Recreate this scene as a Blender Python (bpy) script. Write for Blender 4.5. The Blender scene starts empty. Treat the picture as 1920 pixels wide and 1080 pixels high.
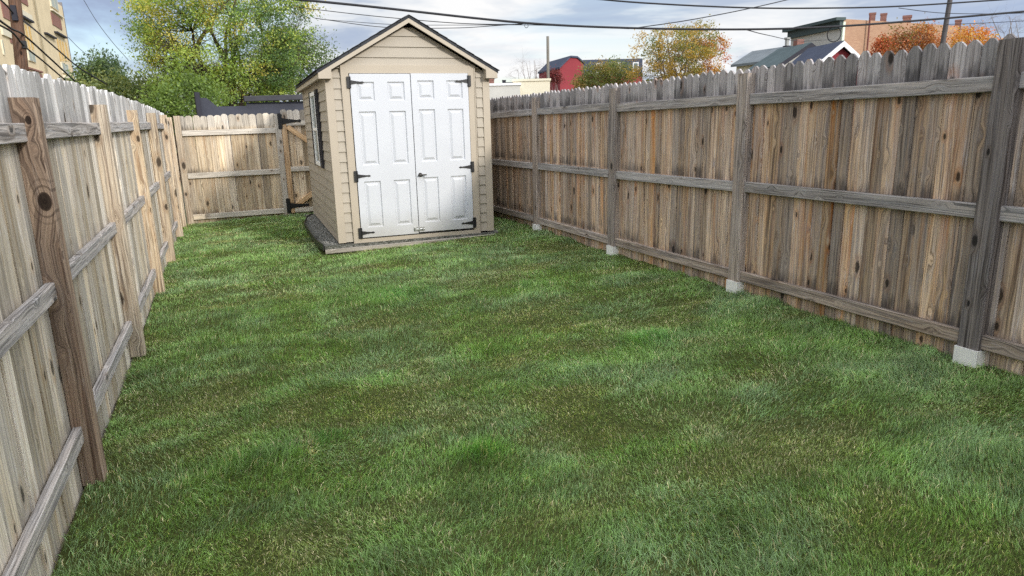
import bpy, math, random
import numpy as np
from mathutils import Vector, Matrix
random.seed(7); RNG = np.random.default_rng(11)
scene = bpy.context.scene
C = scene.collection

# ---------------------------------------------------------------- camera
F_PX, YAW, PITCH, ROLL, CAM_H = 1282.8, 0.388, 0.2387, 0.026, 1.3918
CAM = np.array([0.0, 0.0, CAM_H])
_r0 = np.array([math.cos(YAW), -math.sin(YAW), 0.0])
_f = np.array([math.sin(YAW)*math.cos(PITCH), math.cos(YAW)*math.cos(PITCH), -math.sin(PITCH)])
_u0 = np.cross(_r0, _f)
_r = _r0*math.cos(ROLL) - _u0*math.sin(ROLL)
_u = _r0*math.sin(ROLL) + _u0*math.cos(ROLL)
cam_data = bpy.data.cameras.new("camera")
cam = bpy.data.objects.new("camera", cam_data); C.objects.link(cam)
cam_data.sensor_width = 36.0; cam_data.lens = 36.0*F_PX/1920.0
cam_data.clip_start = 0.05; cam_data.clip_end = 3000
M = Matrix(((_r[0], _u[0], -_f[0], 0), (_r[1], _u[1], -_f[1], 0), (_r[2], _u[2], -_f[2], CAM_H), (0, 0, 0, 1)))
cam.matrix_world = M
scene.camera = cam

def ray(u, v):
    d = _f + _r*((u-960)/F_PX) + _u*((540-v)/F_PX)
    return d
def at(u, v, dist):            # world point seen in direction (u, v) at a horizontal distance
    d = ray(u, v); h = math.hypot(d[0], d[1]); p = CAM + d*(dist/h)
    return Vector(p)
def onx(u, v, x):
    d = ray(u, v); return Vector(CAM + d*(x/d[0]))

# ---------------------------------------------------------------- light and sky
SUN_EL = math.radians(22.0); SUN_AZ = math.atan2(0.34, -0.94)       # azimuth measured from +Y towards +X
to_sun = Vector((math.sin(SUN_AZ)*math.cos(SUN_EL), math.cos(SUN_AZ)*math.cos(SUN_EL), math.sin(SUN_EL)))
sun_data = bpy.data.lights.new("sun", 'SUN'); sun_data.energy = 2.6; sun_data.angle = math.radians(6.0)
sun_data.color = (1.0, 0.95, 0.87)
sun = bpy.data.objects.new("sun", sun_data); C.objects.link(sun)
sun.rotation_euler = to_sun.to_track_quat('Z', 'Y').to_euler()

world = bpy.data.worlds.new("World"); scene.world = world; world.use_nodes = True
wt = world.node_tree; wt.nodes.clear()
def WN(t, **k):
    n = wt.nodes.new(t)
    for a, b in k.items(): setattr(n, a, b)
    return n
world.cycles.sampling_method = 'MANUAL'; world.cycles.sample_map_resolution = 1024
wo = WN('ShaderNodeOutputWorld'); bgd = WN('ShaderNodeBackground'); bgd.inputs[1].default_value = 0.12
sky = WN('ShaderNodeTexSky', sky_type='NISHITA', sun_disc=False, sun_elevation=SUN_EL, sun_rotation=SUN_AZ, dust_density=1.0)
tc = WN('ShaderNodeTexCoord'); sep = WN('ShaderNodeSeparateXYZ')
wt.links.new(tc.outputs['Generated'], sep.inputs[0])
def wmath(op, a, b=None, c=None, clamp=False):
    n = WN('ShaderNodeMath', operation=op, use_clamp=clamp)
    for i, x in enumerate((a, b, c)):
        if x is None: continue
        if isinstance(x, (int, float)): n.inputs[i].default_value = x
        else: wt.links.new(x, n.inputs[i])
    return n.outputs[0]
zc = wmath('MAXIMUM', sep.outputs[2], 0.0); zd = wmath('ADD', zc, 0.11)
cx = wmath('DIVIDE', sep.outputs[0], zd); cy = wmath('DIVIDE', sep.outputs[1], zd)
cmb = WN('ShaderNodeCombineXYZ'); wt.links.new(cx, cmb.inputs[0]); wt.links.new(cy, cmb.inputs[1])
def wnoise(scale, detail, rough, off, dist=0.0):
    mp = WN('ShaderNodeMapping'); mp.inputs['Location'].default_value = off
    wt.links.new(cmb.outputs[0], mp.inputs[0])
    n = WN('ShaderNodeTexNoise'); n.inputs['Scale'].default_value = scale; n.inputs['Detail'].default_value = detail
    n.inputs['Roughness'].default_value = rough; n.inputs['Distortion'].default_value = dist
    wt.links.new(mp.outputs[0], n.inputs['Vector']); return n.outputs[0]
def wramp(fac, stops):
    r = WN('ShaderNodeValToRGB'); el = r.color_ramp.elements
    while len(el) < len(stops): el.new(0.5)
    for e, (p, c) in zip(el, stops): e.position = p; e.color = (*c, 1)
    wt.links.new(fac, r.inputs[0]); return r.outputs[0]
def wmix(fac, a, b, mode='MIX'):
    n = WN('ShaderNodeMix', data_type='RGBA', blend_type=mode)
    if isinstance(fac, (int, float)): n.inputs[0].default_value = fac
    else: wt.links.new(fac, n.inputs[0])
    for i, x in ((6, a), (7, b)):
        if isinstance(x, tuple): n.inputs[i].default_value = (*x, 1)
        else: wt.links.new(x, n.inputs[i])
    return n.outputs[2]
CK = 1/0.12
shade_n = wnoise(0.62, 7, 0.55, (3.1, 7.7, 0), 0.4)
cover_n = wnoise(0.36, 7, 0.55, (12.3, 1.9, 0), 0.5)
cloud = wramp(shade_n, [(0.36, (0.38*CK, 0.47*CK, 0.66*CK)), (0.46, (0.50*CK, 0.58*CK, 0.72*CK)), (0.51, (0.80*CK, 0.84*CK, 0.89*CK)), (0.58, (1.0*CK, 1.0*CK, 1.0*CK))])
# overcast sky, brightness shaped by direction for its lighting: the zenith and the side of the sun are brighter than the horizon ahead
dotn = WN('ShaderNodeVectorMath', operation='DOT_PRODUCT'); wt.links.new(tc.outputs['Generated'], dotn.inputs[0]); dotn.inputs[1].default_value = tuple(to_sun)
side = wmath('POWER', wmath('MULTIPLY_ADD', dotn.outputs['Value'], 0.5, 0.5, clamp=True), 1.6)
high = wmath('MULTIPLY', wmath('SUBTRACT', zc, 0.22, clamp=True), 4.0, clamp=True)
gain_hi = wmath('MULTIPLY_ADD', side, 2.3, 0.55)  # unseen high sky, darkened opposite the sun so faces that way stay darker
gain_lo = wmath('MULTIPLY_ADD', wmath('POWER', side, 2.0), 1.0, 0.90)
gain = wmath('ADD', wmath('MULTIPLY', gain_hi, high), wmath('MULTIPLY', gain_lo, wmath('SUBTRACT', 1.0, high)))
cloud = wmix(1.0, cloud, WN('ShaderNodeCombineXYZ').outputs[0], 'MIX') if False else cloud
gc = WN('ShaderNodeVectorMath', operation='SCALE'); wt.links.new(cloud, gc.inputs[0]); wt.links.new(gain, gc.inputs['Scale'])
cov = wramp(cover_n, [(0.36, (0.35,)*3), (0.46, (1,)*3)])
skyc = wmix(1.0, sky.outputs[0], (1.3, 1.3, 1.35), 'MULTIPLY')
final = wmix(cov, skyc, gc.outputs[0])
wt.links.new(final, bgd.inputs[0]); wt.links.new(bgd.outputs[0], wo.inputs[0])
scene.view_settings.view_transform = 'Standard'; scene.view_settings.look = 'None'
scene.view_settings.exposure = 0.14; scene.view_settings.gamma = 1.0
scene.cycles.max_bounces = 6; scene.cycles.transparent_max_bounces = 8; scene.cycles.use_denoising = False; scene.cycles.use_adaptive_sampling = True; scene.cycles.adaptive_threshold = 0.006; scene.cycles.sample_clamp_indirect = 3.0

# ---------------------------------------------------------------- material helpers
def S(r, g, b):                # sRGB 0-255 -> linear
    f = lambda c: (c/255/12.92) if c/255 <= .04045 else ((c/255+.055)/1.055)**2.4
    return (f(r), f(g), f(b))
class NT:
    def __init__(s, name):
        s.m = bpy.data.materials.new(name); s.m.use_nodes = True; s.t = s.m.node_tree
        s.b = s.t.nodes['Principled BSDF']; s.out = s.t.nodes['Material Output']
    def n(s, t, **k):
        n = s.t.nodes.new(t)
        for a, b in k.items(): setattr(n, a, b)
        return n
    def set(s, sock, v):
        if isinstance(v, bpy.types.NodeSocket): s.t.links.new(v, sock)
        elif isinstance(v, tuple) and len(v) == 3 and sock.type == 'RGBA': sock.default_value = (*v, 1)
        else: sock.default_value = v
    def math(s, op, a, b=None, c=None, clamp=False):
        n = s.n('ShaderNodeMath', operation=op, use_clamp=clamp)
        for i, x in enumerate((a, b, c)):
            if x is not None: s.set(n.inputs[i], x)
        return n.outputs[0]
    def mix(s, f, a, b, mode='MIX'):
        n = s.n('ShaderNodeMix', data_type='RGBA', blend_type=mode)
        s.set(n.inputs[0], f); s.set(n.inputs[6], a); s.set(n.inputs[7], b); return n.outputs[2]
    def ramp(s, f, stops):
        r = s.n('ShaderNodeValToRGB'); el = r.color_ramp.elements
        while len(el) < len(stops): el.new(0.5)
        for e, (p, c) in zip(el, stops):
            e.position = p; e.color = (*(c if isinstance(c, tuple) else (c, c, c)), 1)
        s.set(r.inputs[0], f); return r.outputs[0]
    def noise(s, vec, scale, detail=3, rough=.5, dist=0.0):
        n = s.n('ShaderNodeTexNoise'); s.set(n.inputs['Vector'], vec); n.inputs['Scale'].default_value = scale
        n.inputs['Detail'].default_value = detail; n.inputs['Roughness'].default_value = rough; n.inputs['Distortion'].default_value = dist
        return n.outputs[0]
    def comb(s, x, y, z):
        n = s.n('ShaderNodeCombineXYZ')
        for i, v in enumerate((x, y, z)): s.set(n.inputs[i], v)
        return n.outputs[0]
    def sepv(s, v):
        n = s.n('ShaderNodeSeparateXYZ'); s.set(n.inputs[0], v); return n.outputs
    def bump(s, h, strength=.3, dist=.01):
        n = s.n('ShaderNodeBump'); n.inputs['Strength'].default_value = strength; n.inputs['Distance'].default_value = dist
        s.set(n.inputs['Height'], h); s.t.links.new(n.outputs[0], s.b.inputs['Normal'])
    def done(s, col, rough=.8, spec=.3):
        s.set(s.b.inputs['Base Color'], col); s.set(s.b.inputs['Roughness'], rough); s.b.inputs['Specular IOR Level'].default_value = spec
        return s.m

def wood(name, light, dark, grey, orange, grey_top=None, grey_amt=.35, orange_amt=.5, mold=0.6, rail_z=(), knot=1.0, contrast=1.0, ks=(8.0, 3.6), kp=.80, kr_=1.0, knots=()):
    """Weathered boards. UV = (across, along) in metres, vertex colour 'pv' = three random numbers per board."""
    k = NT(name)
    uv = k.sepv(k.n('ShaderNodeUVMap', uv_map='UVMap').outputs[0])
    at_ = k.n('ShaderNodeAttribute', attribute_name='pv'); pv = k.sepv(at_.outputs['Vector'])
    off = k.math('MULTIPLY', pv[0], 37.0); off2 = k.math('MULTIPLY', pv[1], 23.0)
    u, v = uv[0], uv[1]
    # grain: warp across by a slow noise so that the lines wander round the knots
    kn = k.n('ShaderNodeTexVoronoi', feature='F1', voronoi_dimensions='2D'); kn.inputs['Scale'].default_value = 1.0
    k.set(kn.inputs['Vector'], k.comb(k.math('ADD', k.math('MULTIPLY', u, ks[0]), off), k.math('ADD', k.math('MULTIPLY', v, ks[1]), off2), off))
    kd0 = kn.outputs['Distance']; kc = k.sepv(kn.outputs['Color']); kj = k.noise(k.comb(k.math('MULTIPLY', u, 60.0), k.math('MULTIPLY', v, 30.0), off), 1.0, 2, .5)
    kd = k.math('ADD', k.math('MULTIPLY', kd0, k.math('MULTIPLY_ADD', kc[1], 1.3, .75)), k.math('MULTIPLY', k.math('SUBTRACT', kj, .5), .10))
    near = k.ramp(kd, [(0.0, 1.0), (0.28, 0.0)])
    own = None
    if knots:             # big knots of this one post, given on its face as (x, z, radius)
        ob_ = k.sepv(k.n('ShaderNodeTexCoord').outputs['Object'])
        for (kx, kz, kr0) in knots:
            dx_ = k.math('SUBTRACT', ob_[0], kx); dz_ = k.math('MULTIPLY', k.math('SUBTRACT', ob_[2], kz), .62)
            dd = k.math('DIVIDE', k.math('SQRT', k.math('ADD', k.math('MULTIPLY', dx_, dx_), k.math('MULTIPLY', dz_, dz_))), kr0)
            own = dd if own is None else k.math('MINIMUM', own, dd)
    wv = k.noise(k.comb(k.math('ADD', k.math('MULTIPLY', u, 10.0), off), k.math('ADD', k.math('MULTIPLY', v, 1.3), off2), 0.0), 1.0, 3, .5)
    uu = k.math('ADD', u, k.math('MULTIPLY', wv, 0.05)); uu = k.math('ADD', uu, k.math('MULTIPLY', near, 0.03))
    if knots: uu = k.math('ADD', uu, k.math('MULTIPLY', k.ramp(k.math('DIVIDE', own, 4.5), [(0.0, 1.0), (1.0, 0.0)]), .05))
    g1 = k.noise(k.comb(k.math('ADD', k.math('MULTIPLY', uu, 150.0), off), k.math('ADD', k.math('MULTIPLY', v, 1.8), off2), 3.0), 1.0, 4, .65)
    g2 = k.noise(k.comb(k.math('ADD', k.math('MULTIPLY', uu, 46.0), off2), k.math('ADD', k.math('MULTIPLY', v, 1.1), off), 9.0), 1.0, 3, .55)
    c = k.mix(k.ramp(g2, [(0.36, 0.0), (0.60, 1.0)]), dark, light); g0 = k.noise(k.comb(k.math('ADD', k.math('MULTIPLY', uu, 75.0), off), k.math('ADD', k.math('MULTIPLY', v, .7), off2), 21.0), 1.0, 2, .5); c = k.mix(k.ramp(g0, [(0.50, 0.0), (0.68, .55)]), c, tuple(min(1, x*1.35) for x in light))
    # streaks of orange heartwood on some boards
    om = k.noise(k.comb(k.math('ADD', k.math('MULTIPLY', uu, 22.0), off), k.math('ADD', k.math('MULTIPLY', v, 0.9), off2), 5.0), 1.0, 3, .5)
    ob = k.math('MULTIPLY', k.ramp(om, [(0.47, 0.0), (0.66, 1.0)]), k.math('MULTIPLY', k.ramp(pv[2], [(0.2, 0.2), (0.9, .8)]), orange_amt))
    if rail_z:                # rain has washed less under each rail, which kept the colour
        w = None
        for z0, z1 in rail_z:
            t = k.n('ShaderNodeMapRange'); k.set(t.inputs[0], v)
            for i_, q_ in zip((1, 2, 3, 4), (z0-.75, z0, 0.25, 1.0)): t.inputs[i_].default_value = q_
            t2 = k.math('MULTIPLY', t.outputs[0], k.math('LESS_THAN', v, z0+.03)); t2 = k.math('MULTIPLY', t2, k.math('GREATER_THAN', v, z0-.76))
            w = t2 if w is None else k.math('MAXIMUM', w, t2)
        ob = k.math('MULTIPLY', ob, w)
    c = k.mix(ob, c, orange)
    gm = k.noise(k.comb(k.math('ADD', k.math('MULTIPLY', uu, 30.0), off2), k.math('ADD', k.math('MULTIPLY', v, 1.5), off), 15.0), 1.0, 4, .6)
    gf = k.math('MULTIPLY', k.ramp(k.math('ADD', gm, k.math('MULTIPLY', pv[1], .22)), [(0.42, 0.0), (0.74, 1.0)]), grey_amt)
    c = k.mix(gf, c, grey)
    if grey_top is not None:
        e = k.math('ADD', v, k.math('MULTIPLY', k.math('SUBTRACT', g2, .5), .06))
        t = k.n('ShaderNodeMapRange'); k.set(t.inputs[0], e)
        for i_, q_ in zip((1, 2, 3, 4), (grey_top-.03, grey_top+.05, 0.0, .93)): t.inputs[i_].default_value = q_
        gg = k.mix(k.ramp(g2, [(0.32, 0.0), (0.68, 1.0)]), tuple(x*.74 for x in grey), tuple(x*1.16 for x in grey))
        c = k.mix(t.outputs[0], c, gg)
    # dark lines of the grain, knots, and mould just above the rails
    fine = k.ramp(g1, [(0.38, 1.0), (0.50, 0.0)])
    c = k.mix(k.math('MULTIPLY', fine, .58*contrast), c, tuple(x*.3 for x in dark))
    g3 = k.noise(k.comb(k.math('ADD', k.math('MULTIPLY', u, 90.0), off2), k.math('ADD', k.math('MULTIPLY', v, 3.5), off), 31.0), 1.0, 5, .7); c = k.mix(k.ramp(g3, [(0.56, 0.0), (0.70, .7)]), c, tuple(min(1, x*1.55) for x in grey)); c = k.mix(k.ramp(g3, [(0.27, .9), (0.36, 0.0)]), c, tuple(x*.12 for x in dark))
    kk = k.ramp(kd, [(0.10*kr_, 1.0), (0.17*kr_, 0.0)])
    kr = k.math('GREATER_THAN', k.sepv(kn.outputs['Color'])[0], kp)
    c = k.mix(k.math('MULTIPLY', k.math('MULTIPLY', kk, kr), .9*knot), c, tuple(x*.16 for x in dark))
    halo = k.ramp(kd, [(0.12*kr_, 0.0), (0.20*kr_, 1.0), (0.36*kr_, 0.0)])
    c = k.mix(k.math('MULTIPLY', k.math('MULTIPLY', halo, kr), .38*knot), c, tuple(x*.6 for x in orange))
    if knots:
        rg = k.math('SINE', k.math('MULTIPLY', own, 9.0))
        c = k.mix(k.math('MULTIPLY', k.ramp(k.math('DIVIDE', own, 3.0), [(.3, .75), (1.0, 0.0)]), k.ramp(rg, [(.35, 0.0), (.75, 1.0)])), c, tuple(x*.35 for x in dark))
        c = k.mix(k.ramp(own, [(.75, .93), (1.05, 0.0)]), c, tuple(x*.16 for x in dark))
    for z0, z1 in rail_z:
        t = k.n('ShaderNodeMapRange'); k.set(t.inputs[0], v)
        for i_, q_ in zip((1, 2, 3, 4), (z1, z1+.17, 1.0, 0.0)): t.inputs[i_].default_value = q_
        mm = k.noise(k.comb(k.math('ADD', k.math('MULTIPLY', u, 45.0), off), k.math('MULTIPLY', v, 6.0), 2.0), 1.0, 3, .6)
        f_ = k.math('MULTIPLY', t.outputs[0], k.math('GREATER_THAN', v, z1-.02))
        f_ = k.ramp(k.math('MULTIPLY', k.math('MULTIPLY', k.math('ADD', f_, .12), mm), k.math('MULTIPLY_ADD', pv[1], .8, .6)), [(0.36, 0.0), (0.66, 1.0)])
        f_ = k.math('MULTIPLY', f_, k.math('GREATER_THAN', v, z1-.02)); f_ = k.math('MULTIPLY', f_, k.math('LESS_THAN', v, z1+.2))
        c = k.mix(k.math('MULTIPLY', f_, mold), c, (.018, .018, .02))
    bv = k.math('MULTIPLY_ADD', pv[0], .8, .62)
    hs = k.n('ShaderNodeHueSaturation'); k.set(hs.inputs['Color'], c); k.set(hs.inputs['Value'], bv)
    k.set(hs.inputs['Saturation'], k.math('MULTIPLY_ADD', pv[2], .35, .85))
    k.bump(k.math('ADD', g1, k.math('MULTIPLY', g2, .6)), .55, .0035)
    return k.done(hs.outputs[0], .85, .2)

def plain(name, col, rough=.6, spec=.4, var=.12, scale=6.0, bump=0.0, metal=0.0):
    k = NT(name); o = k.n('ShaderNodeTexCoord').outputs['Object']
    n = k.noise(o, scale, 5, .6); n2 = k.noise(o, scale*9, 3, .6)
    f = k.math('ADD', k.math('MULTIPLY', n, .7), k.math('MULTIPLY', n2, .3))
    c = k.mix(k.ramp(f, [(0.3, 0.0), (0.7, 1.0)]), tuple(x*(1-var) for x in col), tuple(min(1, x*(1+var)) for x in col))
    if bump: k.bump(n2, bump, .005)
    k.b.inputs['Metallic'].default_value = metal
    return k.done(c, rough, spec)

# ---------------------------------------------------------------- mesh builder
class MB:
    def __init__(s): s.v = []; s.f = []; s.uv = []; s.pv = []; s.mi = []
    def add(s, verts, faces, uvs, pv=(.5, .5, .5), mi=0):
        o = len(s.v); s.v += [tuple(p) for p in verts]
        for f, q in zip(faces, uvs):
            s.f.append([o+i for i in f]); s.uv += list(q); s.pv += [pv]*len(f); s.mi.append(mi)
    def prism(s, outline, O, U, V, N, th, pv=None, mi=0, v0=0.0, u0=0.0):
        """2D outline (counter-clockwise in U,V) extruded by th along N. UV = (u, v) in metres."""
        O, U, V, N = Vector(O), Vector(U), Vector(V), Vector(N)
        pv = pv or (random.random(), random.random(), random.random()); n = len(outline)
        a = [O+U*x+V*y for x, y in outline]; b = [p+N*th for p in a]
        fl = U.cross(V).dot(N) > 0
        faces = []; uvs = []
        A = list(range(n)); B = [n+i for i in A]
        uvA = [(x+u0, y+v0) for x, y in outline]
        if fl: faces.append(A[::-1]); uvs.append(uvA[::-1]); faces.append(B); uvs.append(uvA)
        else: faces.append(A); uvs.append(uvA); faces.append(B[::-1]); uvs.append(uvA[::-1])
        for i in range(n):
            j = (i+1) % n; (x0, y0), (x1, y1) = outline[i], outline[j]
            if abs(x1-x0) > abs(y1-y0): q = [(x0+u0, y0+v0), (x1+u0, y1+v0), (x1+u0, y1+v0+th), (x0+u0, y0+v0+th)]
            else: q = [(x0+u0, y0+v0), (x1+u0, y1+v0), (x1+u0+th, y1+v0), (x0+u0+th, y0+v0)]
            f = [i, j, n+j, n+i]
            if not fl: f = f[::-1]; q = q[::-1]
            faces.append(f); uvs.append(q)
        s.add(a+b, faces, uvs, pv, mi)
    def bar(s, p0, p1, w, h, up=(0, 0, 1), ch=.004, pv=None, mi=0):
        """Square timber with chamfered edges from p0 to p1. w across, h along 'up'."""
        p0, p1, up = Vector(p0), Vector(p1), Vector(up); d = (p1-p0); L = d.length; d.normalize()
        sd = d.cross(up).normalized(); upn = sd.cross(d).normalized()
        a, b, c = w/2, h/2, ch
        ring = [(-a+c, -b), (a-c, -b), (a, -b+c), (a, b-c), (a-c, b), (-a+c, b), (-a, b-c), (-a, -b+c)]
        pv = pv or (random.random(), random.random(), random.random())
        P = [p0+sd*x+upn*y for x, y in ring]+[p1+sd*x+upn*y for x, y in ring]
        per = [0]; 
        for i in range(8):
            j = (i+1) % 8; per.append(per[-1]+math.hypot(ring[j][0]-ring[i][0], ring[j][1]-ring[i][1]))
        faces = []; uvs = []; o = random.random()*3
        for i in range(8):
            j = (i+1) % 8
            faces.append([i, 8+i, 8+j, j][::-1]); uvs.append([(per[i], o), (per[i], o+L), (per[i+1], o+L), (per[i+1], o)][::-1])
        faces.append(list(range(8))[::-1]); uvs.append([(x, y*.3) for x, y in ring][::-1])
        faces.append([8+i for i in range(8)]); uvs.append([(x, y*.3) for x, y in ring])
        s.add(P, faces, uvs, pv, mi)
    def box(s, x0, x1, y0, y1, z0, z1, pv=None, mi=0, fr=None):
        """Axis box in the frame fr = (origin, X, Y, Z)."""
        O, X, Y, Z = fr or (Vector((0, 0, 0)), Vector((1, 0, 0)), Vector((0, 1, 0)), Vector((0, 0, 1)))
        s.prism([(x0, z0), (x1, z0), (x1, z1), (x0, z1)], O+Y*y0, X, Z, Y, y1-y0, pv, mi)
    def tube(s, pts, rad, seg=8, mi=0, cap=True, pv=(.5, .5, .5)):
        pts = [Vector(p) for p in pts]; n = len(pts)
        rads = rad if isinstance(rad, (list, tuple)) else [rad]*n
        V = []; faces = []; uvs = []; L = 0
        t = (pts[1]-pts[0]).normalized(); a = t.orthogonal().normalized()
        Ls = []
        for i, p in enumerate(pts):
            if i: L += (p-pts[i-1]).length
            Ls.append(L)
            t = (pts[min(i+1, n-1)]-pts[max(i-1, 0)]).normalized(); a = (a-t*a.dot(t)).normalized(); b = t.cross(a)
            for k in range(seg):
                w = 2*math.pi*k/seg; V.append(p+(a*math.cos(w)+b*math.sin(w))*rads[i])
        for i in range(n-1):
            for k in range(seg):
                k2 = (k+1) % seg; faces.append([i*seg+k, i*seg+k2, (i+1)*seg+k2, (i+1)*seg+k])
                u0, u1 = k/seg*6.28*rads[i], (k+1)/seg*6.28*rads[i]
                uvs.append([(u0, Ls[i]), (u1, Ls[i]), (u1, Ls[i+1]), (u0, Ls[i+1])])
        if cap:
            faces.append(list(range(seg))[::-1]); uvs.append([(0, 0)]*seg)
            faces.append([(n-1)*seg+k for k in range(seg)]); uvs.append([(0, 0)]*seg)
        s.add(V, faces, uvs, pv, mi)
    def build(s, name, mats, parent=None, smooth=False):
        me = bpy.data.meshes.new(name); me.from_pydata(s.v, [], s.f)
        uvl = me.uv_layers.new(name='UVMap'); uvl.data.foreach_set('uv', np.array(s.uv, dtype=np.float32).ravel())
        ca = me.color_attributes.new('pv', 'FLOAT_COLOR', 'CORNER')
        pv = np.ones((len(s.pv), 4), dtype=np.float32); pv[:, :3] = np.array(s.pv); ca.data.foreach_set('color', pv.ravel())
        for m in (mats if isinstance(mats, (list, tuple)) else [mats]): me.materials.append(m)
        if max(s.mi) > 0: me.polygons.foreach_set('material_index', s.mi)
        if smooth: me.shade_smooth()
        o = bpy.data.objects.new(name, me); C.objects.link(o)
        if parent is not None:
            o.parent = parent; o.matrix_parent_inverse = Matrix.Translation(-parent.location)
        return o
def tag(o, label=None, cat=None, group=None, kind=None):
    for a, b in (('label', label), ('category', cat), ('group', group), ('kind', kind)):
        if b: o[a] = b
    return o
def thing(name, loc, label, cat, group=None):
    o = bpy.data.objects.new(name, None); o.location = loc; o.empty_display_size = .2; C.objects.link(o)
    return tag(o, label, cat, group)

# ---------------------------------------------------------------- materials
tan, brn, gry, org = S(158, 134, 104), S(104, 84, 64), S(136, 132, 130), S(176, 116, 62)
W_RIGHT = wood('weathered_pickets_brown', S(212, 182, 148), S(118, 96, 78), S(166, 162, 162), S(198, 132, 82), grey_top=1.50, grey_amt=.5, orange_amt=1.0, rail_z=((1.50, 1.575), (.80, .885), (.06, .15)), mold=.6)
W_GREY = wood('weathered_grey_timber', S(178, 168, 160), S(104, 98, 94), S(170, 168, 168), S(160, 134, 106), grey_amt=.6, orange_amt=.15, knot=.8, contrast=1.25)
W_POST_R = wood('weathered_post_grey_brown', S(178, 160, 142), S(98, 86, 78), S(160, 154, 152), S(164, 130, 98), grey_amt=.45, orange_amt=.3, contrast=1.2)
KNOTS = ((-.755, 1.45, .012), (-.750, 1.10, .027), (-.788, .69, .013))
W_POST_KNOT = wood('knotty_brown_post', S(178, 156, 136), S(98, 80, 70), S(164, 152, 142), S(150, 116, 94), grey_amt=.3, orange_amt=.4, contrast=1.1, kp=2.0, knots=KNOTS)
W_POST_DARK = wood('dark_weathered_post', S(132, 122, 116), S(72, 64, 60), S(128, 124, 126), S(120, 96, 76), grey_amt=.6, orange_amt=.15, contrast=1.2)
W_LEFT = wood('weathered_pickets_pale', S(222, 208, 184), S(162, 148, 126), S(202, 200, 198), S(204, 162, 114), grey_top=1.42, grey_amt=.5, orange_amt=.45, rail_z=((1.37, 1.46), (.68, .75), (-.05, .03)), mold=.3, contrast=.8)
W_POST_L = wood('timber_post_tan', S(204, 186, 160), S(136, 116, 98), S(196, 190, 178), S(186, 150, 116), grey_amt=.4, orange_amt=.4, contrast=1.2, ks=(6.0, 3.0), kp=.72, kr_=1.2)
W_BACK = wood('weathered_pickets_straw', S(214, 196, 168), S(152, 132, 108), S(196, 188, 176), S(200, 156, 112), grey_top=1.40, grey_amt=.4, orange_amt=.55, rail_z=((1.29, 1.39), (.58, .665), (-.14, -.04)), mold=.55, contrast=.9)
W_BRACE = wood('fresh_timber_brace', S(214, 186, 152), S(172, 138, 104), S(190, 172, 148), S(206, 160, 116), grey_amt=.2, orange_amt=.4)
W_POLE = wood('utility_pole_timber', S(112, 84, 66), S(66, 48, 40), S(110, 96, 88), S(130, 84, 58), grey_amt=.3, orange_amt=.4, contrast=1.1)
W_POLE_G = wood('grey_utility_pole_timber', S(128, 122, 110), S(88, 84, 78), S(130, 128, 124), S(130, 110, 90), grey_amt=.5, orange_amt=.1)
VINYL = plain('tan_vinyl_siding', S(173, 163, 147), .55, .35, .05, 3.0, .05)
TRIM = plain('tan_vinyl_trim', S(180, 168, 150), .5, .35, .04, 3.0)
def door_paint():
    k = NT('white_door_paint'); o = k.n('ShaderNodeTexCoord').outputs['Object']; g = k.n('ShaderNodeNewGeometry')
    z = k.sepv(o)[2]
    n = k.noise(o, 2.2, 6, .65); n2 = k.noise(k.comb(k.math('MULTIPLY', k.sepv(o)[0], 60.0), 0.0, k.math('MULTIPLY', z, 4.0)), 1.0, 3)
    c = k.mix(k.ramp(n, [(.35, 0.0), (.75, 1.0)]), S(203, 205, 209), S(197, 199, 203))
    t = k.n('ShaderNodeMapRange'); k.set(t.inputs[0], z)
    for i_, q_ in zip((1, 2, 3, 4), (0.02, .32, 1.0, 0.0)): t.inputs[i_].default_value = q_
    c = k.mix(k.math('MULTIPLY', k.math('MULTIPLY', t.outputs[0], n), .8), c, S(164, 156, 138))
    k.bump(n2, .04, .002)
    return k.done(c, .5, .4)
DOOR = door_paint()
BLACK = plain('black_iron', (.012, .012, .013), .45, .5, .3, 20)
STEEL = plain('galvanised_steel', (.45, .45, .44), .4, .5, .2, 30, metal=.8)
WHITE = plain('white_plastic_sleeve', S(244, 242, 236), .5, .4, .06, 12)
SHUT = plain('charcoal_shutter', S(48, 46, 50), .55, .3, .1)
def shingles(name, col):
    k = NT(name); uv = k.sepv(k.n('ShaderNodeUVMap', uv_map='UVMap').outputs[0])
    b = k.n('ShaderNodeTexBrick'); b.inputs['Scale'].default_value = 1; b.inputs['Brick Width'].default_value = .3; b.inputs['Row Height'].default_value = .14
    b.inputs['Mortar Size'].default_value = .006; b.offset = .5
    k.set(b.inputs['Vector'], k.comb(uv[0], uv[1], 0.0))
    k.set(b.inputs['Color1'], tuple(x*.8 for x in col)); k.set(b.inputs['Color2'], tuple(x*1.25 for x in col)); k.set(b.inputs['Mortar'], tuple(x*.35 for x in col))
    n = k.noise(k.comb(uv[0], uv[1], 0.0), 90, 3)
    c = k.mix(k.math('MULTIPLY', n, .5), b.outputs[0], tuple(x*1.5 for x in col)); k.bump(n, .4, .004)
    return k.done(c, .9, .2)
SHINGLE = shingles('charcoal_shingles', (.045, .047, .052))
SHINGLE2 = shingles('slate_shingles', S(70, 76, 92)); SHINGLE3 = shingles('grey_green_shingles', S(82, 94, 96)); SHINGLE4 = shingles('pale_grey_shingles', S(112, 118, 122))
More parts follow.
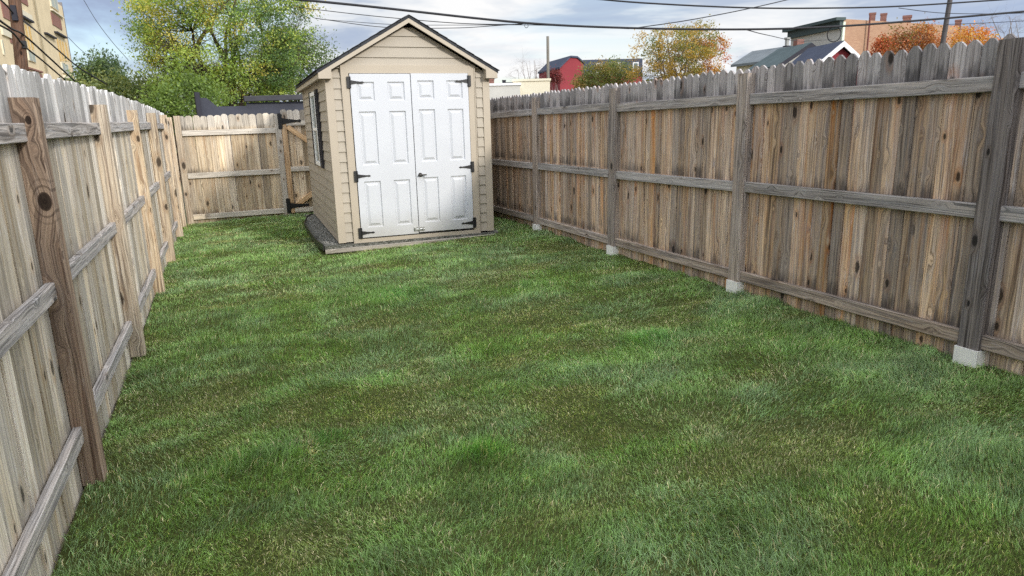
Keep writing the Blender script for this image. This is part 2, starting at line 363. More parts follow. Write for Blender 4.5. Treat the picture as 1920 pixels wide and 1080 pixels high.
def brick(name, c1, c2, mortar, sc=1.0):
    k = NT(name); uv = k.sepv(k.n('ShaderNodeUVMap', uv_map='UVMap').outputs[0])
    b = k.n('ShaderNodeTexBrick'); b.inputs['Scale'].default_value = sc; b.inputs['Brick Width'].default_value = .22; b.inputs['Row Height'].default_value = .075
    b.inputs['Mortar Size'].default_value = .008; k.set(b.inputs['Vector'], k.comb(uv[0], uv[1], 0.0))
    k.set(b.inputs['Color1'], c1); k.set(b.inputs['Color2'], c2); k.set(b.inputs['Mortar'], mortar)
    n = k.noise(k.comb(uv[0], uv[1], 0.0), .6, 5, .6)
    c = k.mix(k.math('MULTIPLY', k.ramp(n, [(.35, 0.0), (.7, 1.0)]), .35), b.outputs[0], tuple(x*.55 for x in c1))
    return k.done(c, .9, .15)
BRICK_T = brick('tan_brown_brick', S(176, 138, 110), S(160, 120, 96), S(170, 150, 130))
BRICK_R = brick('red_brown_brick', S(150, 104, 92), S(134, 90, 82), S(150, 130, 120))
BRICK_H = brick('house_brick', S(140, 90, 76), S(120, 76, 66), S(140, 125, 115))
STUCCO = plain('cream_painted_wall', S(216, 198, 164), .85, .15, .14, .8, .1)
STUCCO2 = plain('cream_block_wall', S(214, 206, 184), .85, .15, .08, .8)
GREYW = plain('grey_clapboard_wall', S(190, 188, 182), .8, .2, .1, .7)
REDW = plain('red_painted_wall', S(138, 58, 64), .8, .2, .12, .6)
GREEN = plain('dark_green_cornice_paint', S(62, 76, 76), .6, .3, .1)
PALEG = plain('pale_green_white_trim', S(206, 216, 196), .6, .3, .05)
WHITEP = plain('white_trim_paint', S(226, 226, 226), .6, .3, .05)
DARKT = plain('dark_roof_trim', S(50, 50, 58), .7, .2, .1)
GLASS = plain('dark_window_glass', S(92, 104, 96), .15, .6, .3, 1.5)
GLASS2 = plain('greenish_window_glass', S(120, 128, 104), .2, .6, .25, .9)
TARP = plain('black_tarp', S(60, 62, 72), .7, .3, .25, 1.6, .3)
CABLE = plain('black_cable_rubber', (.03, .03, .034), .7, .2, .2)
BARK = plain('dark_bark', S(70, 60, 54), .95, .1, .35, 7, .4)
BARK2 = plain('pale_grey_bark', S(128, 118, 112), .95, .1, .25, 7, .3)

def leafmat(name):
    """Leaf colour is the leaf's own (vertex colour 'pv'); thin leaves let light through."""
    k = NT(name); a = k.n('ShaderNodeAttribute', attribute_name='pv').outputs['Color']
    d = k.n('ShaderNodeBsdfDiffuse'); t = k.n('ShaderNodeBsdfTranslucent'); m = k.n('ShaderNodeMixShader'); g = k.n('ShaderNodeBsdfGlossy')
    k.set(d.inputs[0], a); k.set(t.inputs[0], k.mix(1.0, a, (1.25, 1.3, .6), 'MULTIPLY')); m.inputs[0].default_value = .38
    k.t.links.new(d.outputs[0], m.inputs[1]); k.t.links.new(t.outputs[0], m.inputs[2])
    g.inputs['Roughness'].default_value = .5; g.inputs[0].default_value = (.6, .62, .62, 1); m2 = k.n('ShaderNodeMixShader'); m2.inputs[0].default_value = .04
    k.t.links.new(m.outputs[0], m2.inputs[1]); k.t.links.new(g.outputs[0], m2.inputs[2]); k.t.links.new(m2.outputs[0], k.out.inputs[0])
    return k.m
LEAF = leafmat('leaf'); BLADE = leafmat('grass_blade')

def np_mesh(name, V, quads, tris, cols, mat, smooth=False):
    """numpy vertices (n,3), quads (q,4), tris (t,3), per-vertex colours (n,3)"""
    me = bpy.data.meshes.new(name); nq, nt_ = len(quads), len(tris)
    me.vertices.add(len(V)); me.vertices.foreach_set('co', V.astype(np.float32).ravel())
    idx = np.concatenate([quads.ravel(), tris.ravel()]).astype(np.int32) if nt_ else quads.ravel().astype(np.int32)
    me.loops.add(len(idx)); me.loops.foreach_set('vertex_index', idx)
    st = np.concatenate([np.arange(nq)*4, nq*4+np.arange(nt_)*3]).astype(np.int32)
    me.polygons.add(nq+nt_); me.polygons.foreach_set('loop_start', st)
    me.update(calc_edges=True)
    ca = me.color_attributes.new('pv', 'FLOAT_COLOR', 'POINT'); cc = np.ones((len(V), 4), np.float32); cc[:, :3] = cols
    ca.data.foreach_set('color', cc.ravel()); me.materials.append(mat)
    if smooth: me.shade_smooth()
    return me

# ---------------------------------------------------------------- smooth random fields for the lawn
_lat = RNG.random((8, 256, 256))
def vnoise(x, y, sc, k=0):
    x = np.asarray(x)/sc+57.3; y = np.asarray(y)/sc+31.7
    xi = np.floor(x).astype(int); yi = np.floor(y).astype(int); fx = x-xi; fy = y-yi
    fx = fx*fx*(3-2*fx); fy = fy*fy*(3-2*fy); L = _lat[k]
    g = lambda a, b: L[a % 256, b % 256]
    return (g(xi, yi)*(1-fx)+g(xi+1, yi)*fx)*(1-fy)+(g(xi, yi+1)*(1-fx)+g(xi+1, yi+1)*fx)*fy
def fbm(x, y, sc, k=0, n=3):
    s = 0; a = 1; t = 0
    for i in range(n): s = s+a*vnoise(x+i*3.1, y-i*5.2, sc/2**i, (k+i) % 8); t += a; a *= .5
    return s/t
XR, XL, YB = 3.837, -0.7545, 13.137
def lawn_z(x, y):
    x = np.asarray(x, float); y = np.asarray(y, float)
    zl = -.25+.0066*(y-3); zr = -.005-.0059*(y-2.47); t = np.clip((x-XL)/(XR-XL), -.3, 1.3)
    return zl*(1-t)+zr*t-.03+.045*(fbm(x, y*1.5, .8, 0, 3)-.5)+.028*(fbm(x, y*1.4, .22, 3, 2)-.5)
def ground_hit(u, v):
    d = ray(u, v); z = -.1
    for _ in range(6):
        p = CAM+d*((z-CAM_H)/d[2]); z = float(lawn_z(p[0], p[1]))
    return Vector(p)

# ---------------------------------------------------------------- setting: ground and lawn
mb = MB(); mb.add([(-600, -600, -.55), (600, -600, -.55), (600, 700, -.55), (-600, 700, -.55)], [[0, 1, 2, 3]], [[(0, 0)]*4])
def groundmat():
    k = NT('town_ground'); o = k.n('ShaderNodeTexCoord').outputs['Object']
    n = k.noise(o, .08, 6, .6); n2 = k.noise(o, 3, 4, .6)
    c = k.mix(k.ramp(n, [(.4, 0.0), (.6, 1.0)]), S(96, 98, 70), S(120, 114, 106)); c = k.mix(k.math('MULTIPLY', n2, .5), c, S(70, 74, 48))
    return k.done(c, .95, .1)
tag(mb.build('ground', groundmat()), kind='structure')
nx, ny = 120, 340
gx, gy = np.meshgrid(np.linspace(-.80, 4.1, nx), np.linspace(-2.2, 13.3, ny), indexing='ij')
gz = lawn_z(gx, gy); Vv = np.stack([gx, gy, gz], -1).reshape(-1, 3)
# skirt down to the ground sheet so that the lawn is a solid bank of soil
ii, jj = np.meshgrid(np.arange(nx-1), np.arange(ny-1), indexing='ij'); a0 = (ii*ny+jj).ravel()
Q = np.stack([a0, a0+ny, a0+ny+1, a0+1], 1)
def soil():
    k = NT('lawn_soil_thatch'); o = k.n('ShaderNodeTexCoord').outputs['Object']; n = k.noise(o, 40, 5, .7); n2 = k.noise(o, 2, 4, .6)
    c = k.mix(k.ramp(n, [(.35, 0.0), (.65, 1.0)]), S(44, 52, 26), S(92, 98, 56)); c = k.mix(k.math('MULTIPLY', n2, .5), c, S(60, 66, 34))
    k.bump(n, .6, .01); return k.done(c, 1.0, .05)
me = np_mesh('lawn', Vv, Q, np.zeros((0, 3), int), np.full((len(Vv), 3), .5), soil(), True)
lawn = bpy.data.objects.new('lawn', me); C.objects.link(lawn); tag(lawn, kind='structure')

# ---------------------------------------------------------------- shed position (also keeps grass out)
SX, SY, SZ, SROT, SW, SD, SH = 1.245, 8.754, -.075, -.0271, 2.035, 3.3, 2.09
sc_, ss_ = math.cos(SROT), math.sin(SROT)
SFR = (Vector((SX, SY, SZ)), Vector((sc_, ss_, 0)), Vector((-ss_, sc_, 0)), Vector((0, 0, 1)))
def shed_uv(x, y):
    dx, dy = x-SX, y-SY
    return dx*sc_+dy*ss_, -dx*ss_+dy*sc_

# ---------------------------------------------------------------- grass (stuff)
RPY = [2.466+2*k for k in range(6)]
TUFTS = [(1.0, 2.90, .13), (2.63, 3.85, .2), (.34, 3.5, .10), (1.4, 6.2, .3)]
def grass():
    zones = [(1.2, 2.8, 20000, .0028), (2.8, 4.4, 14000, .0032), (4.4, 6.8, 8500, .0034), (6.8, 9.8, 5200, .0046), (9.8, 13.2, 4200, .0055)]
    X = []; Y = []; Wd = []
    for y0, y1, den, w in zones:
        n = int(den*(y1-y0)*4.75); X.append(RNG.uniform(XL-.04, XR+.08, n)); Y.append(RNG.uniform(y0, y1, n)); Wd.append(np.full(n, w))
    X = np.concatenate(X); Y = np.concatenate(Y); Wd = np.concatenate(Wd)
    u, d = shed_uv(X, Y)
    keep = ~((u > -.24) & (u < SW+.06) & (d > -.095) & (d < SD+.1))
    for yy in RPY: keep &= ~((np.abs(X-XR-.04) < .085) & (np.abs(Y-yy) < .075))
    # outside the camera's wedge (plus a wide margin) there is still lawn, only sparser
    fwd = X*math.sin(YAW)+Y*math.cos(YAW); lat = X*math.cos(YAW)-Y*math.sin(YAW)
    out = np.abs(lat) > fwd*.80+.5; keep &= ~(out & (RNG.random(len(X)) > .35))
    # thin spots
    th = fbm(X, Y, .5, 3, 3); keep &= ~((th < .33) & (RNG.random(len(X)) > .55))
    X, Y, Wd = X[keep], Y[keep], Wd[keep]; n = len(X); Z = lawn_z(X, Y)-.004
    ang = fbm(X, Y, .6, 1, 3)*11.0+2.0; ang += RNG.normal(0, 1.15, n)
    patch = fbm(X, Y*1.7, .6, 2, 4); tuft = fbm(X, Y, .22, 5, 2)
    H = (.021+.026*np.clip((patch-.28)*2.2, 0, 1))*RNG.uniform(.6, 1.3, n)*(.75+.5*tuft)
    # a few lush tufts
    lushq = np.zeros(n)
    for (px, py, r) in TUFTS:
        q = np.exp(-((X-px)**2+(Y-py)**2*1.6)/r**2); H *= 1+1.1*q; patch = np.clip(patch+.3*q, 0, 1); lushq = np.maximum(lushq, q)
    for _ in range(70):
        px, py, r = RNG.uniform(XL, XR), RNG.uniform(1.5, 12), RNG.uniform(.05, .16)
        q = np.exp(-((X-px)**2+(Y-py)**2*1.8)/r**2)*RNG.uniform(.3, 1); H *= 1+.8*q; lushq = np.maximum(lushq, q*.6)
    lean = np.clip(.9+.9*(fbm(X, Y, .6, 6, 3)-.5)*2+RNG.normal(0, .32, n), .15, 1.5)
    dx, dy = np.cos(ang), np.sin(ang); th2 = RNG.uniform(0, 2*np.pi, n); sx, sy = np.cos(th2), np.sin(th2)
    h1 = H*.55; l1 = lean*.45; l2 = lean*1.05
    P0 = np.stack([X, Y, Z], 1)
    P1 = P0+np.stack([dx*np.sin(l1)*h1, dy*np.sin(l1)*h1, np.cos(l1)*h1], 1)
    P2 = P1+np.stack([dx*np.sin(l2)*h1, dy*np.sin(l2)*h1, np.cos(l2)*h1], 1)
    sd = np.stack([sx, sy, np.zeros(n)], 1)*Wd[:, None]*RNG.uniform(.7, 1.3, n)[:, None]*.5
    V = np.empty((n, 5, 3)); V[:, 0] = P0-sd; V[:, 1] = P0+sd; V[:, 2] = P1+sd*.85; V[:, 3] = P1-sd*.85; V[:, 4] = P2
    b = np.arange(n)[:, None]*5; Qd = b+np.array([0, 1, 2, 3]); T = b+np.array([3, 2, 4])
    # colour of each blade: lush blue-green species, yellow-green, dry straw
    lush = np.array(S(142, 174, 104)); blue = np.array(S(156, 180, 144)); yel = np.array(S(170, 168, 102)); dry = np.array(S(222, 210, 170)); dk = np.array(S(112, 138, 72))
    hue = fbm(X, Y*1.5, .6, 4, 4)
    a = np.clip((hue-.42)*5, 0, 1)[:, None]; c = lush*(1-a*.5)+blue*a*.5
    a = np.clip((.44-patch)*5, 0, 1)[:, None]*.42; c = c*(1-a)+yel*a
    a = np.clip((tuft-.6)*4, 0, 1)[:, None]*.5; c = c*(1-a)+dk*a
    a = lushq[:, None]*.75; c = c*(1-a)+np.array(S(104, 156, 76))*a
    dr = RNG.random(n) < (.06+.5*np.exp(-((X-.24)**2/.025**2+(Y-3.42)**2/.16**2))+.13*np.clip((.42-patch)*6, 0, 1)); c[dr] = dry
    c *= RNG.uniform(.5, 1.5, n)[:, None]; c *= (.56+.92*fbm(X, Y*1.8, .24, 7, 3))[:, None]
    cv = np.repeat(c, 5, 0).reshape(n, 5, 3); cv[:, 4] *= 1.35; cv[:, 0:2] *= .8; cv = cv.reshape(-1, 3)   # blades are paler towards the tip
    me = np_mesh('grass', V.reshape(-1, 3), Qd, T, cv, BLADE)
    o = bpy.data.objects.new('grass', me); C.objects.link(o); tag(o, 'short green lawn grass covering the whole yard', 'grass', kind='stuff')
grass()

# ---------------------------------------------------------------- fences
def pickets(name, mat, P0, P1, out, pitch, z0f, z1f, parent, ear=(.30, .026), th=.016, wj=.004, back_off=.0, rnd=.38):
    """One bay of dog-ear pickets between P0 and P1 (xy), face offset towards 'out' (unit xy)."""
    P0, P1 = Vector((*P0, 0)), Vector((*P1, 0)); d = P1-P0; L = d.length; d.normalize(); N = Vector((*out, 0))
    n = max(1, round(L/pitch)); p = L/n; mb = MB()
    for i in range(n):
        w = p-random.uniform(.0, .0035); s0 = i*p+(p-w)/2; tl = random.gauss(0, .0035)
        cxx = P0+d*(s0+w/2); z0 = z0f(cxx); z1 = z1f(cxx)+random.gauss(0, .007)
        e = w*ear[0]*random.uniform(.85, 1.1); eh = ear[1]*random.uniform(.85, 1.15)
        ol = [(0, z0), (w, z0), (w+tl, z1-eh), (w-e*.45+tl, z1-eh*rnd), (w-e+tl, z1), (e+tl, z1), (e*.45+tl, z1-eh*rnd), (tl, z1-eh)]
        yaw = random.gauss(0, .035); U = (d+N*yaw).normalized()
        mb.prism(ol, P0+d*s0+N*(back_off+random.uniform(0, .007)), U, Vector((0, 0, 1)), N, th, u0=random.random())
    return mb.build(name, mat, parent)
def post(name, mat, x, y, z0, z1, parent, w=.098, lean=(0, 0), pv=None):
    mb = MB(); mb.bar((x, y, z0), (x+lean[0], y+lean[1], z1), w, w, up=(0, 1, 0), ch=.006, pv=pv)
    return mb.build(name, mat, parent)
def rail(mat, p0, p1, parent, w=.038, h=.085, pv=None):
    # built in four pieces lengthwise so that it can sag and wander a little
    p0, p1 = Vector(p0), Vector(p1); mb = MB(); mb.bar(p0, p1, w, h, ch=.004, pv=pv)
    return mb.build('rail', mat, parent)

# right fence: posts every 2 m, seen from inside
zr_ = lambda Y: -.005-.0059*(Y-2.47)
RP = [2.466+2*k for k in range(-3, 6)]
rf = thing('wooden_fence', (XR, 5.5, 0), 'long grey-brown picket fence with white post sleeves along the right side of the lawn', 'fence')
for i, Y in enumerate(RP):
    zg = zr_(Y)
    top = 1.728+(.02 if i == 3 else 0)
    post('post', W_POST_DARK if i == 3 else W_POST_R, XR+.05, Y, zg-.02, zg+top, rf, w=.124, lean=(random.gauss(0, .006), random.gauss(0, .008)))
    sl = MB(); sl.bar((XR+.045, Y, zg-.10), (XR+.045, Y, zg+.062), .136, .136, up=(0, 1, 0), ch=.004)
    s_ = sl.build('post_sleeve', WHITE, rf)
ends = RP+[YB-.06]
for i in range(len(ends)-1):
    a, b = ends[i], ends[i+1]
    wob = [random.gauss(0, .006) for _ in range(6)]
    for (zc_, k) in ((1.535, 0), (.843, 2), (.108, 4)):
        rail(W_GREY if zc_ > .3 else W_POST_R, (XR+.03, a+.063, zc_+zr_(a)+wob[k]), (XR+.03, b-.063, zc_+zr_(b)+wob[k+1]), rf, h=.083, pv=(random.uniform(.45, .9), random.random(), random.random()*.5))
    mid = (a+b)/2
    pickets('picket_panel', W_RIGHT, (XR+.052, a), (XR+.052, b), (1, 0), .0912, lambda p: zr_(p.y)-.09, lambda p: zr_(p.y)+1.775+.03*max(0, (p.y-5)/7), rf, ear=(.39, .036), rnd=.5)

# left fence
zl_ = lambda Y: -.25+.0066*(Y-3)
LP = [-.4, 1.6, 3.636, 5.675, 7.772, 9.637, 11.802, 12.96]
lf = thing('wooden_fence', (XL, 5.5, -.25), 'pale weathered picket fence with tan posts along the left side of the lawn', 'fence')
def ltop(Y): return 1.665+.05*max(0, 1-((Y-7.8)/4.6)**2)+.0*Y
def lrail(Y): return 1.395+.0095*(min(Y, 9.5)-3)
for i, Y in enumerate(LP):
    if i < 7: post('post', W_POST_KNOT if i == 2 else W_POST_L, XL-.012, Y, zl_(Y)-.03, zl_(Y)+1.81+(-.02 if i == 2 else 0), lf, w=.1, lean=(random.gauss(0, .008), random.gauss(0, .008)),
                   pv=((.12, .3, .7), (.2, .3, .6), (.4, .31, .72), (.55, .5, .4), (.7, .2, .9), (.45, .6, .8), (.75, .3, .5))[i])
post('post', W_POST_L, XL-.012, 12.90, -.3, 1.60, lf, w=.1, pv=(.8, .3, .5))
le = LP[:7]+[12.90]
for i in range(len(le)-1):
    a, b = le[i], le[i+1]
    for zf, k in ((lambda Y: lrail(Y), 0), (lambda Y: .70+.006*(Y-3), 1), (lambda Y: -.015-.0*Y, 2)):
        rail(W_GREY, (XL-.035, a+.0, zf(a)+random.gauss(0, .004)), (XL-.035, b, zf(b)+random.gauss(0, .004)), lf, h=.08, pv=(random.uniform(.6, .95), random.random(), random.random()*.4))
    pickets('picket_panel', W_LEFT, (XL-.056, b), (XL-.056, a), (-1, 0), .138, lambda p: zl_(p.y)-.06, lambda p: ltop(p.y), lf, ear=(.3, .035))

# back fence, left of the gate, and the part behind the shed
bf = thing('wooden_fence', (0, YB, -.2), 'straw-coloured picket fence across the back of the lawn beside the gate', 'fence')
def bzg(x): return -.205+.0*x
for x in (-.655, .955, 2.16, 3.78):
    post('post', W_POST_L if x > 3 or x < 0 else W_BACK, x, YB+.0, bzg(x)-.03, bzg(x)+(1.83 if x < 2 else 1.8), bf, w=.1, pv=(.45, .3, .5))
for (xa, xb) in ((-.60, .905), (2.21, 3.73)):
    for zc_ in (1.335, .62, -.09): rail(W_BACK, (xa, YB-.03, zc_+.0), (xb, YB-.03, zc_+.01), bf, h=.09, pv=(random.uniform(.6, .9), random.random(), .3))
    pickets('picket_panel', W_BACK, (xa-.04, YB-.006), (xb+.04, YB-.006), (0, 1), .11, lambda p: -.26, lambda p: 1.63+.012*p.x, bf, ear=(.32, .03))
# gate
gt = thing('garden_gate', (1.0, YB, -.2), 'wooden picket gate with diagonal braces and black strap hinges left of the shed', 'gate')
pickets('picket_panel', W_BACK, (1.02, YB-.006), (2.10, YB-.006), (0, 1), .105, lambda p: -.22, lambda p: 1.70, gt, ear=(.32, .03))
fm = MB()
for x in (1.055, 2.06): fm = MB(); fm.bar((x, YB-.03, -.13), (x, YB-.03, 1.55), .09, .036, up=(0, 1, 0), pv=(.4, .3, .6)); fm.build('gate_stile', W_BRACE, gt)
for z in (1.46, .655, -.085): rail(W_BACK, (1.10, YB-.03, z), (2.015, YB-.03, z), gt, w=.036, h=.085, pv=(.7, .5, .3))
for (p, q) in (((1.11, 1.40), (2.0, .72)), ((1.11, -.02), (2.0, .59))):
    bm_ = MB(); bm_.bar((p[0], YB-.036, p[1]), (q[0], YB-.036, q[1]), .036, .085, up=(0, 0, 1), pv=(.75, .3, .7)); bm_.build('brace', W_BRACE, gt)
def strap_hinge(x, z, y, parent, L=.26, s=1.0, flip=1, mat=BLACK):
    h = MB(); X = Vector((flip, 0, 0))
    h.prism([(-.045*s, -.10*s), (.0, -.10*s), (.0, .10*s), (-.045*s, .10*s)], (x, y, z), X, (0, 0, 1), (0, -1, 0), .006)
    h.tube([(x, y-.008, z-.09*s), (x, y-.008, z+.09*s)], .009*s, 8)
    h.prism([(0.006, -.042*s), (L*.35, -.026*s), (L*.8, -.012*s), (L*.93, -.022*s), (L, 0), (L*.93, .022*s), (L*.8, .012*s), (L*.35, .026*s), (0.006, .042*s)], (x, y, z), X, (0, 0, 1), (0, -1, 0), .005)
    for f in (.2, .5, .75): h.tube([(x+flip*L*f, y-.004, z), (x+flip*L*f, y-.011, z)], .007*s, 8)
    return h.build('hinge', mat, parent)
strap_hinge(1.02, 1.50, YB-.052, gt, .34, 1.35); strap_hinge(1.02, .0, YB-.052, gt, .34, 1.35)

# ---------------------------------------------------------------- shed
shed = thing('garden_shed', (SX, SY, SZ), 'tan vinyl garden shed with white double doors at the far end of the lawn', 'shed')
O_, X_, Y_, Z_ = SFR
def sp_(u, d, z): return O_+X_*u+Y_*d+Z_*z
def siding(width, zlo, zhi, origin, U, N, step=.125, clip=None, name='siding', z_off=0.0):
    """Vinyl laps: each course leans out at its lower edge and ends in a small lip. clip(z)->(u0,u1)."""
    mb = MB(); z = zlo
    while z < zhi-.001:
        z2 = min(z+step, zhi)
        c0 = clip(z) if clip else (0, width); c1 = clip(z2) if clip else (0, width)
        if c0[1]-c0[0] < .02: break
        h = (z2-z)/2
        # two dutch-lap halves
        a0, a1 = c0; b0, b1 = c1
        p = [origin+U*a0+Z_*z+N*.001, origin+U*a1+Z_*z+N*.001, origin+U*a1+Z_*z+N*.019, origin+U*a0+Z_*z+N*.019,
             origin+U*b1+Z_*(z2+.004)+N*.003, origin+U*b0+Z_*(z2+.004)+N*.003]
        mb.add(p, [[0, 1, 2, 3], [3, 2, 4, 5]], [[(a0, z)]*4, [(a0, z), (a1, z), (b1, z2), (b0, z2)]])
        z = z2
    return mb.build(name, VINYL, shed)
# core walls (one closed body with the gable ends), siding stands 2 mm proud of it
WZ0 = .03; ROOF_H = .575; CXs = SW/2
core = MB()
core.prism([(0.01, WZ0), (SW-.01, WZ0), (SW-.01, SH), (CXs, SH+ROOF_H-.04), (.01, SH)], O_+Y_*.01, X_, Z_, Y_, SD-.02, pv=(.5, .5, .5))
core.build('wall', VINYL, shed)
DL, DR = .262, 1.765; CZ1 = 2.075          # door opening
slope = ROOF_H/(CXs)
siding(.14, WZ0, SH, O_+X_*.02, X_, -Y_, clip=lambda z: (0, .15))
siding(.14, WZ0, SH, O_+X_*(SW-.16), X_, -Y_, clip=lambda z: (0, .14))
siding(SW, WZ0+.125*16.9, SH+ROOF_H-.05, O_, X_, -Y_, clip=lambda z: (max(0.01, (z-SH)/slope+.02), min(SW-.01, SW-(z-SH)/slope-.02)) if z > SH else (.01, SW-.01))
siding(SD, WZ0, SH-.02, O_+X_*0.0+Y_*SD, -Y_, -X_)
siding(SD, WZ0, SH-.02, O_+X_*SW, Y_, X_)
siding(SW, WZ0, SH-.02, O_+X_*SW+Y_*SD, -X_, Y_)
tr = MB()
for (u0, u1, d0, d1) in ((-.022, .07, -.026, .0), (SW-.07, SW+.022, -.026, .0), (-.024, -.002, .0, .07), (SW+.002, SW+.024, 0, .07), (-.024, -.002, SD-.07, SD), (SW+.002, SW+.024, SD-.07, SD)):
    tr.box(u0, u1, d0, d1, WZ0-.005, SH-.01, fr=SFR)
    if d1 == .07 or d0 == SD-.07: tr.build('corner_trim', TRIM, shed); tr = MB()
    elif d1 == .0: tr.build('corner_trim', TRIM, shed); tr = MB()
ca = MB()
for (u0, u1, z0, z1) in ((DL-.095, DL-.004, WZ0-.03, CZ1+.10), (DR+.004, DR+.095, WZ0-.03, CZ1+.10), (DL-.004, DR+.004, CZ1+.006, CZ1+.10)):
    ca.box(u0, u1, -.034, .004, z0, z1, fr=SFR)
    if u1-u0 < .2:
        e = u0 if u0 < 1 else u1-.012
        ca.box(e, e+.012, -.041, -.0345, z0, z1, fr=SFR)
ca.box(DL-.004, DR+.004, -.036, .004, WZ0-.03, .058, fr=SFR)
ca.build('door_casing', TRIM, shed)
ja = MB(); ja.box(DL-.004, DR+.004, -.012, .004, .058, CZ1+.006, fr=SFR); ja.build('door_jamb', BLACK, shed)
def panel_door(u0, u1, z0, z1, hinge_side):
    """Moulded six-panel door: a slab grid with sunk, raised panels."""
    mb = MB(); w = u1-u0; D = -.046
    cols = [(.078, .288), (w-.288, w-.078)]; rows = [(.125, .705), (.905, 1.555), (1.68, 1.905)]
    us = [0]+[x for c in cols for x in c]+[w]; zs = [0]+[x for r in rows for x in r]+[z1-z0]
    P = lambda u, z, d: O_+X_*(u0+u)+Z_*(z0+z)+Y_*d
    def q(a, b, c, e): mb.add([a, b, c, e], [[0, 1, 2, 3]], [[(0, 0), (1, 0), (1, 1), (0, 1)]])
    for i in range(5):
        for j in range(7):
            ua, ub, za, zb = us[i], us[i+1], zs[j], zs[j+1]
            if i in (1, 3) and j in (1, 3, 5):
                lv = [(0, D), (.010, D+.018), (.022, D+.018), (.052, D+.003)]
                for (m0, d0), (m1, d1) in zip(lv, lv[1:]):
                    o = [P(ua+m0, za+m0, d0), P(ub-m0, za+m0, d0), P(ub-m0, zb-m0, d0), P(ua+m0, zb-m0, d0)]
                    n = [P(ua+m1, za+m1, d1), P(ub-m1, za+m1, d1), P(ub-m1, zb-m1, d1), P(ua+m1, zb-m1, d1)]
                    for k in range(4): k2 = (k+1) % 4; q(o[k], o[k2], n[k2], n[k])
                m, d = lv[-1]; q(P(ua+m, za+m, d), P(ub-m, za+m, d), P(ub-m, zb-m, d), P(ua+m, zb-m, d))
            else: q(P(ua, za, D), P(ub, za, D), P(ub, zb, D), P(ua, zb, D))
    h = z1-z0
    for (a, b) in (((0, 0), (w, 0)), ((w, 0), (w, h)), ((w, h), (0, h)), ((0, h), (0, 0))):
        q(P(a[0], a[1], D), P(b[0], b[1], D), P(b[0], b[1], -.013), P(a[0], a[1], -.013))
    o = mb.build('door', DOOR, shed)
    return o
mid = (DL+DR)/2
dl = panel_door(DL+.006, mid-.005, .075, CZ1+.0, 0); dr = panel_door(mid+.005, DR-.004, .088, CZ1+.004, 1)
def sub_hinge(u, z, flip, door):
    h = MB(); p = sp_(u, -.047, z)
    h.prism([(-.040, -.068), (-.004, -.068), (-.004, .068), (-.040, .068)], p+Vector((0, 0, 0)), X_*flip, Z_, -Y_, .006)
    h.tube([p-Z_*.068-Y_*.007, p+Z_*.068-Y_*.007], .008, 8)
    h.prism([(.006, -.026), (.06, -.016), (.12, -.008), (.15, -.012), (.168, 0), (.15, .012), (.12, .008), (.06, .016), (.006, .026)], p, X_*flip, Z_, -Y_, .005)
    h.build('hinge', BLACK, door)
for z in (.135, .85, 1.99-.015): sub_hinge(DL+.008, z, 1, dl)
for z in (.16, .90, 1.99-.005): sub_hinge(DR-.006, z, -1, dr)
hm = MB(); p = sp_(mid+.055, -.047, .83)
hm.tube([p, p-Y_*.012], .026, 14); hm.tube([p-Y_*.008, p-Y_*.045], .009, 10); hm.tube([p-Y_*.045-X_*.02, p-Y_*.045+X_*.075], [.011, .008], 8)
hm.build('handle', plain('dark_bronze', (.05, .045, .04), .35, .6, .2, metal=.7), dr)
lt = MB(); lt.box(mid-.07, mid+.075, -.052, -.0465, .108, .158, fr=SFR); lt.tube([sp_(mid-.06, -.06, .133), sp_(mid+.07, -.06, .133)], .008, 8)
for du in (-.05, .0, .05): lt.box(mid+du-.008, mid+du+.008, -.070, -.052, .115, .151, fr=SFR)
lt.build('slide_bolt', STEEL, dr)
# roof
OH, OF = .115, .12; ez = SH-OH*slope+.045
rf_ = MB()
for sgn in (-1, 1):
    e = CXs+OH; th = .032
    ol = [(0, SH+ROOF_H+.05), (e, SH+ROOF_H+.05-e*slope), (e, SH+ROOF_H+.05-e*slope+th), (0, SH+ROOF_H+.05+th*1.1)]
    rf_.prism(ol, O_+X_*CXs-Y_*OF, X_*sgn, Z_, Y_, SD+2*OF, u0=0)
roofo = rf_.build('roof', SHINGLE, shed)
